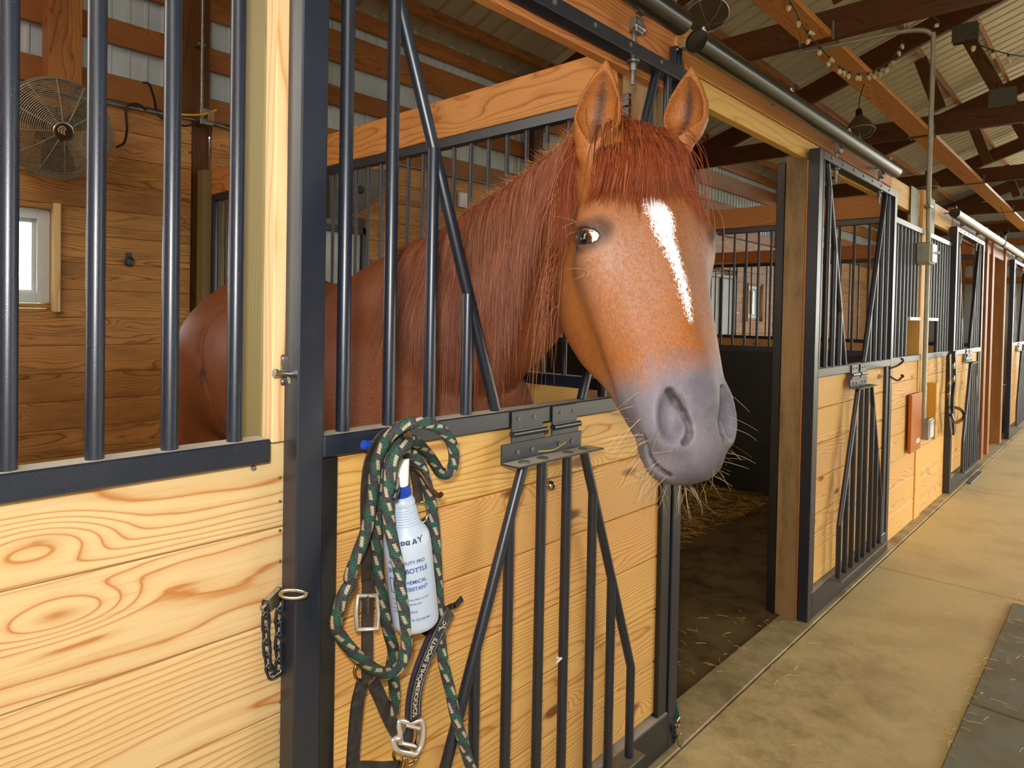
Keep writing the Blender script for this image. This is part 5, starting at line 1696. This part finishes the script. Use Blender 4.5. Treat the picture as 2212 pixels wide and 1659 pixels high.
for k in range(3):
    a0 = 2 * math.pi * k / 3 + .5
    vs, fs = [], []
    for i, r in enumerate(np.linspace(.05, .245, 6)):
        for j, t in enumerate(np.linspace(-.5, .5, 6)):
            a = a0 + t * (1.25 - .9 * (r - .05) / .3) + .8 * (r - .05)
            vs.append(FMx @ Vector((r * math.cos(a), r * math.sin(a), -.035 + .055 * t)))
    for i in range(5):
        for j in range(5): fs.append((i * 6 + j, i * 6 + j + 1, i * 6 + 7 + j, i * 6 + 6 + j))
    n0 = len(vs)
    off = (FMx.to_3x3() @ Vector((0, 0, -.003)))
    vs += [v + off for v in vs]
    fs += [tuple(n0 + q for q in reversed(f)) for f in fs]
    MB().add(vs, fs).build('fan_blade', FANB, fan, smooth=60)
MB().lathe([(.0005, .02), (.05, .02), (.058, 0), (.075, -.05), (.075, -.16), (.06, -.18), (.0005, -.18)], FMx, 24).build('motor', plain('motor_grey', (96, 98, 98), .45, .5), fan, smooth=40)
mw = FMx @ Vector((0, 0, -.16))
MB().tube([mw, Vector((mw.x, 3.47, mw.z + .04)), Vector((mw.x, 3.535, mw.z + .04))], .018, 8).mm(mw.x - .06, mw.x + .06, 3.525, 3.54, mw.z - .06, mw.z + .14, .003).build('wall_bracket', FANB, fan, smooth=40)
CORD = plain('black_cord', (20, 20, 20), .5)
co = MB().tube(spline([at(252, 318, 1, 3.42), at(268, 308, 1, 3.45), at(274, 280, 1, 3.48), at(272, 240, 1, 3.50), at(280, 226, 1, 3.49), at(300, 226, 1, 3.50), at(316, 238, 1, 3.505)], 6), .0075, 8).build('fan_cord', CORD, smooth=60)
tag(co, 'black cord running from the wall fan up to the conduit', 'cord')
co = MB().tube(spline([at(308, 178, 1, 3.69), at(322, 182, 1, 3.66), at(332, 210, 1, 3.60), at(340, 245, 1, 3.52), at(362, 262, 1, 3.49), at(400, 272, 1, 3.48), at(430, 262, 1, 3.47), at(450, 248, 1, 3.46)], 6), .007, 8).build('black_cord', CORD, smooth=60)
tag(co, 'black cord drooping below the steel box toward the grey post', 'cord')
YEL = plain('yellow_cord', (226, 160, 24), .45)
co = MB().tube(spline([at(380, 245, 1, 3.47), at(400, 248, 1, 3.47), at(430, 248, 1, 3.45), at(455, 243, 1, 3.45), at(468, 237, 1, 3.44)], 6), .008, 8).build('yellow_cord', YEL, smooth=60)
tag(co, 'orange yellow extension cord plugged in beside the steel box', 'cord')
cn = thing('conduit', 'steel conduit along the top of the plank wall by the fan, with a riser', 'conduit', tuple(at(300, 232, 1, 3.5)))
MB().cyl(at(15, 180, 1, 3.515), at(436, 262, 1, 3.515), .0115, 10).build('conduit_run', GALV, cn, smooth=50)
MB().cyl(at(452, 264, 1, 3.515), at(540, 292, 1, 3.515), .0115, 10).build('conduit_run', GALV, cn, smooth=50)
c = at(443, 254, 1, 3.49)
MB().mm(c.x - .045, c.x + .045, 3.46, 3.535, c.z - .055, c.z + .055, .004).build('junction_box', GALV, cn)
MB().mm(c.x + .0, c.x + .045, 3.44, 3.46, c.z - .030, c.z + .035, .004).build('plug', plain('plug_tan', (150, 120, 80), .5), cn)
MB().cyl((c.x - .02, 3.50, c.z + .05), (c.x - .02, 3.50, 4.0), .0115, 10).build('conduit_riser', GALV, cn, smooth=50)
MB().mm(c.x - .045, c.x + .005, 3.50, 3.56, c.z + .48, c.z + .50, .002).build('conduit_strap', GALV, cn)
tr = thing('tie_ring', 'small black tie ring on a plate on the plank wall under the fan', 'ring', tuple(at(279, 572, 1, 3.53)))
c = at(279, 552, 1, 3.53)
MB().mm(c.x - .016, c.x + .016, 3.530, 3.538, c.z - .055, c.z + .018, .002).build('ring_plate', BLK, tr)
MB().tube([Vector((c.x + .026 * math.cos(a), 3.522, c.z - .038 + .028 * math.sin(a))) for a in [2 * math.pi * k / 18 for k in range(18)]], .0055, 7, closed=True).build('ring', BLK, tr, smooth=60)
# grey plate high in the next stall
gp = thing('grey_panel', 'grey sheet metal panel with a dark round hole, high up behind the partition bars', 'panel', tuple(at(770, 430, 1, 3.45)))
pg = [at(x, y, 1, 3.46) for x, y in ((712, 362), (836, 366), (826, 415), (795, 447), (768, 462), (730, 470), (712, 470))]
m = MB()
n = len(pg)
m.add(pg + [p + Vector((0, .04, 0)) for p in pg], [tuple(range(n))] + [tuple(range(2 * n - 1, n - 1, -1))] + [(k, n + k, n + (k + 1) % n, (k + 1) % n) for k in range(n)])
m.build('sheet', plain('dull_zinc', (104, 104, 98), .5, .4, noise=.3, nscale=10), gp)
c = at(779, 410, 1, 3.45)
MB().lathe([(.018, .0), (.030, .0), (.034, .006), (.030, .012), (.018, .010)], Matrix.Translation(c) @ Matrix.Rotation(math.radians(90), 4, 'X'), 20).build('grommet', CORD, gp, smooth=50)
cn = thing('conduit', 'steel conduit along the plank wall seen through the partition bars', 'conduit', (3.9, 3.5, 2.7))
MB().cyl((2.4, 3.515, 2.735), (5.6, 3.515, 2.735), .0115, 10).build('conduit_run', GALV, cn, smooth=50)
p = at(1002, 432, 1, 3.50)
tag(MB().mm(p.x - .05, p.x + .05, 3.50, 3.535, p.z - .07, p.z + .07, .004).build('white_box', VINYL), 'small white box on the plank wall just above the mane', 'box')

# ================================================================== aisle: lamps, lights, conduit, small things
REFL = plain('lamp_reflector', (215, 215, 210), .34, .9)
SHELL = plain('lamp_shell', (92, 82, 66), .5, .3, noise=.4, nscale=12)
g = G('lamp_bulb'); g.out(lin(240, 238, 225), .1, Transmission_Weight=.6); BULB = g.m
def lamp(px, py, label, tilt=(0, 0, -1), y=.76, s=1.0):
    p = at(px, py, 1, y)
    L = thing('dome_lamp', label, 'lamp', tuple(p), 'dome lamps under the ceiling brace')
    M = frame_to(p, Vector(tilt) * -1)
    pr = [(.030 * s, .150 * s), (.040 * s, .135 * s), (.062 * s, .110 * s), (.098 * s, .060 * s), (.122 * s, .0)]
    MB().lathe(pr, M, 28).build('dome_shell', SHELL, L, smooth=50)
    MB().lathe([(.120 * s, .001), (.095 * s, .055 * s), (.060 * s, .100 * s), (.001, .125 * s)][::-1], M, 28).build('reflector', REFL, L, smooth=50)
    MB().tube([M @ Vector((.122 * s * math.cos(a), .122 * s * math.sin(a), 0)) for a in [2 * math.pi * k / 30 for k in range(30)]], .004, 6, closed=True).build('rim', REFL, L, smooth=50)
    MB().lathe([(.001, .03), (.020, .034), (.030, .055), (.026, .08), (.014, .105), (.001, .11)], M, 16).build('bulb', BULB, L, smooth=60)
    MB().lathe([(.001, .215 * s), (.020 * s, .213 * s), (.026 * s, .20 * s), (.030 * s, .15 * s)], M, 16).build('socket', CORD, L, smooth=50)
    for k in range(3):
        a = math.pi * k / 3
        pts = [M @ Vector((.118 * s * math.cos(t) * math.cos(a), .118 * s * math.cos(t) * math.sin(a), -.075 * s * math.sin(t))) for t in np.linspace(0, math.pi, 13)]
        MB().tube(pts, .0016, 5).build('guard_wire', GALV, L, smooth=60)
    top = M @ Vector((0, 0, .212 * s))
    MB().tube(spline([top, top + Vector((.02, 0, .10)), Vector((p.x + .01, y - .02, 3.62))], 5), .004, 6).build('lamp_cord', CORD, L, smooth=60)
    return L
lamp(1527, 34, 'dome lamp with chrome inside, nearest one, right over the horse', (-.40, -.30, -1))
lamp(1858, 283, 'dome lamp hanging under the brace, second from the horse', (-.15, -.12, -1))
lamp(2003, 406, 'dome lamp further along the brace, behind the grey conduit', (0, 0, -1))
lamp(2156, 518, 'clip lamp tilted on its side near the far end of the brace', (.3, .55, -.5))
# string of little lights hung from truss to truss
g = G('clear_bulb'); g.out(lin(238, 226, 190), .08, Transmission_Weight=.35, spec=.8); BULB2 = g.m
WIRE = plain('green_wire', (34, 62, 50), .6)
sl_ = thing('string_lights', 'drooping green string of clear bulbs across the aisle roof', 'string lights', tuple(at(1860, 158, 1, .62)))
wp = [at(x, y, 1, d) for x, y, d in ((1690, -20, .62), (1712, 12, .60), (1728, 45, .60), (1745, 72, .60), (1772, 102, .60), (1800, 133, .58), (1835, 154, .56), (1868, 158, .54), (1898, 150, .50), (1920, 135, .45), (1938, 110, .42), (1950, 85, .40), (1958, 60, .38), (1965, 30, .36), (1978, 8, .33), (1990, 18, .30), (2010, 30, .26), (2030, 48, .22))]
ws = spline(wp, 5)
MB().tube(ws, .0035, 5).build('wire', WIRE, sl_, smooth=60)
def bulb(par, p, dirn):
    d_ = Vector(dirn).normalized()
    M = frame_to(p, d_)
    sk = MB().lathe([(.0005, 0), (.0085, .001), (.0085, .022), (.0005, .023)], M, 8).build('bulb_socket', WIRE, par, smooth=50)
    MB().lathe([(.0005, .020), (.010, .022), (.0165, .034), (.015, .048), (.008, .062), (.0005, .068)], M, 10).build('bulb', BULB2, par, smooth=60)
for (x, y, dx, dy) in ((1697, 10, -4, 10), (1726, 40, 0, 10), (1750, 58, 10, 2), (1744, 88, -4, 8), (1764, 108, -2, 10), (1794, 118, 8, 6), (1788, 136, -4, 8), (1808, 146, 0, 10), (1822, 152, 2, 10), (1832, 158, -2, 10), (1852, 162, -4, 10), (1858, 160, 2, 10), (1873, 160, 3, 10), (1884, 156, 1, 10), (1896, 150, 2, 10), (1910, 144, 1, 10), (1916, 138, 2, 9), (1926, 124, 1, 9), (1940, 105, 1, 9), (1948, 90, 1, 9), (1963, 38, -1, 9), (1984, 24, -2, 8), (2024, 57, -6, 4)):
    k = min(range(len(ws)), key=lambda i: (Vector(_px(ws[i])) - Vector((x, y, 0))).length)
    bulb(sl_, ws[k], -_U * (dy + 2) + _R * dx)
s2 = thing('string_lights', 'second string of clear bulbs strung toward the right edge of the roof', 'string lights', tuple(at(2160, 110, 1, -.35)))
ws = spline([at(x, y, 1, d) for x, y, d in ((2085, 85, -.1), (2110, 95, -.2), (2145, 108, -.3), (2185, 118, -.4), (2230, 124, -.5))], 6)
MB().tube(ws, .004, 5).build('wire', WIRE, s2, smooth=60)
for k in (5, 12, 17): bulb(s2, ws[k], -_U * 10 + _R * (k - 12) * .3)
# conduit on the post
CND = plain('grey_conduit', (166, 168, 152), .45, .3, noise=.2, nscale=14)
cd_ = thing('conduit', 'grey conduit climbing the aisle post to the roof truss', 'conduit', (5.86, .03, .7))
MB().tube(spline([(5.86, .015, .70), (5.86, .015, 1.90), (5.86, .02, 2.2), (5.84, .02, 2.6), (5.82, .015, 3.45), (5.815, .03, 3.545), (5.80, .11, 3.59), (5.78, .30, 3.605), (5.75, .95, 3.615)], 6), .0165, 10).build('conduit_run', CND, cd_, smooth=50)
MB().mm(5.80, 5.92, .0, .037, 2.29, 2.31, .002).build('conduit_strap', GALV, cd_)
ob = thing('switch_box', 'grey switch box on the conduit halfway up the aisle post', 'box', (5.86, -.02, 1.90))
c = at(2001, 548, 1, -.01)
MB().mm(c.x - .085, c.x + .085, -.05, .033, c.z - .075, c.z + .075, .006).build('box_body', CND, ob)
MB().mm(c.x - .07, c.x + .07, -.062, -.05, c.z - .065, c.z + .065, .004).build('box_cover', VINYL, ob)
MB().cyl((c.x + .02, -.062, c.z), (c.x + .02, -.085, c.z + .006), .010, 10).build('toggle', VINYL, ob, smooth=40)
ob = thing('outlet_box', 'grey outlet box with a white cover low on the conduit', 'box', (5.9, .0, .6))
c = at(1998, 925, 1, .01)
MB().mm(c.x - .075, c.x + .075, -.03, .048, c.z - .075, c.z + .075, .005).build('box_body', CND, ob)
MB().mm(c.x - .06, c.x + .06, -.036, -.03, c.z - .06, c.z + .06, .003).build('cover', VINYL, ob)
# boards hanging beside the outlet
c0, c1 = at(1979, 850, 1, .02), at(1979, 972, 1, .02)
ORB = plain('varnished_orange_wood', (190, 106, 28), .35, noise=.3, nscale=9, to=(150, 76, 20))
bd = thing('hanging_board', 'orange varnished board hanging on the planks left of the outlet box', 'board', (c1.x, .02, c1.z))
MB().mm(c0.x - .155, c0.x + .155, .012, .034, c1.z, c0.z, .003).build('board_face', ORB, bd)
MB().mm(c0.x + .0, c0.x + .11, .010, .012, c1.z + .055, c1.z + .085).build('paper_label', VINYL, bd)
c0, c1 = at(2012, 828, 1, .0), at(2004, 952, 1, .0)
YW = plain('yellow_wood', (226, 172, 60), .45, noise=.2, nscale=8)
bd = thing('hanging_rack', 'yellow wooden frame leaning on the planks right of the outlet box', 'frame', (c1.x, .02, c1.z))
MB().mm(c0.x + .03, c0.x + .11, -.03, .04, c1.z, c0.z, .004).build('frame_post', YW, bd)
MB().mm(c0.x - .05, c0.x + .03, .028, .046, c1.z + .02, c0.z - .02, .003).build('frame_back', W_DOOR, bd)
MB().mm(c0.x - .05, c0.x + .03, .0, .028, c1.z, c1.z + .025, .003).build('frame_foot', CORD, bd)
# thin hooks on the open door
for i, (y0, y1, lab) in enumerate(((786, 800, 'upper thin wire blanket hook on the open door edge'), (818, 806, 'lower thin wire blanket hook on the open door edge'))):
    pts = [at(1921, y1 - 4 + i * 10, 1, -.01), at(1938, y0 + 4, 1, -.10), at(1948, y0 - 3, 1, -.14), at(1951, y0 - 8 + 2 * i, 1, -.15), at(1946, y0 - 12 + 4 * i, 1, -.14)]
    tag(MB().tube(spline(pts, 5), .006, 7).build('blanket_hook', BLK, smooth=60), lab, 'hook')
# bridle on the far door
bd = thing('bridle', 'black bridle with round buckles hanging on the edge of the far sliding door', 'bridle', tuple(at(2058, 940, 1, -.04)))
bpts = lambda l: spline([at(x, y, 1, d) for x, y, d in l], 5)
MB().ribbon(bpts([(2050, 765, -.03), (2050, 830, -.03), (2048, 880, -.03), (2053, 940, -.03)]), Vector((1, 0, 0)), .06, .02).build('cheek_strap', LEATHER2, bd)
MB().ribbon(bpts([(2062, 760, -.03), (2063, 820, -.035), (2058, 870, -.035), (2060, 935, -.03)]), Vector((1, 0, 0)), .07, .02).build('cheek_strap', LEATHER2, bd)
MB().tube(bpts([(2055, 895, -.04), (2062, 912, -.12), (2078, 906, -.22), (2083, 896, -.24), (2076, 885, -.20), (2064, 880, -.06)]), .012, 7).build('noseband', LEATHER2, bd, smooth=60)
for (x, y) in ((2058, 790), (2058, 818), (2049, 829), (2048, 852)):
    MB().lathe([(.0005, 0), (.030, 0), (.026, .012), (.0005, .016)], frame_to(at(x, y, 1, -.055), (0, -1, 0)), 12).build('buckle', BRASS, bd, smooth=40)
# floor: mats, drain, straw
MAT = concrete('rubber_mat', (128, 126, 106), (92, 90, 76), .6)
for a, b, lab in ((1.4, 3.135, 'black rubber floor mat nearest the camera, lower right'), (3.155, 4.44, 'black rubber floor mat just beyond the seam from the near one')):
    o = MB().mm(a, b, -1.9, -.668, .0005, .012, .004).build('rubber_mat', MAT)
    tag(o, lab, 'mat', 'rubber mats down the aisle')
p0, p1 = at(2082, 1044, 2, 0), at(2108, 1018, 2, 0)
tag(MB().mm(p0.x, p1.x, p0.y - .02, p1.y - .06, .0005, .008, .003).build('boot_scraper_mat', CORD), 'narrow dark strip of mat on the aisle floor by the far door', 'mat')
STRAW = hairmat('straw', [(150, 120, 56), (206, 176, 96), (232, 210, 140)])
sw = MB()
def straw(x, y, z=.003, L=None):
    L = L or random.uniform(.008, .03)
    a = random.uniform(0, math.pi)
    sw.tube([(x - L * math.cos(a), y - L * math.sin(a), z), (x, y, z + random.uniform(.001, .004)), (x + L * math.cos(a), y + L * math.sin(a), z)], .0011, 3)
for k in range(90): straw(random.uniform(2.7, 4.6), random.gauss(-.66, .03), .003 if random.random() < .4 else .014)
for k in range(60): straw(random.uniform(2.6, 3.4), random.gauss(.10, .16))
for k in range(50): straw(random.uniform(2.2, 7.5), random.uniform(-.62, .0))
for k in range(40): straw(random.uniform(2.9, 4.2), random.uniform(-.95, -.68), .014)
o = sw.build('scattered_straw', plain('straw_yellow', (214, 186, 104), .7)); tag(o, 'bits of straw scattered on the aisle floor and mats', 'straw', kind='stuff')
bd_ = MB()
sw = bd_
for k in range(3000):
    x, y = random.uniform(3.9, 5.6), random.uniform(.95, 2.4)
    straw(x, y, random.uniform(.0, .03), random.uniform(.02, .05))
o = sw.build('light_patch_straw', plain('light_patch_gold', (196, 158, 76), .75)); tag(o, 'yellow straw standing in for a lit patch of the open stall floor', 'light patch', kind='stuff')
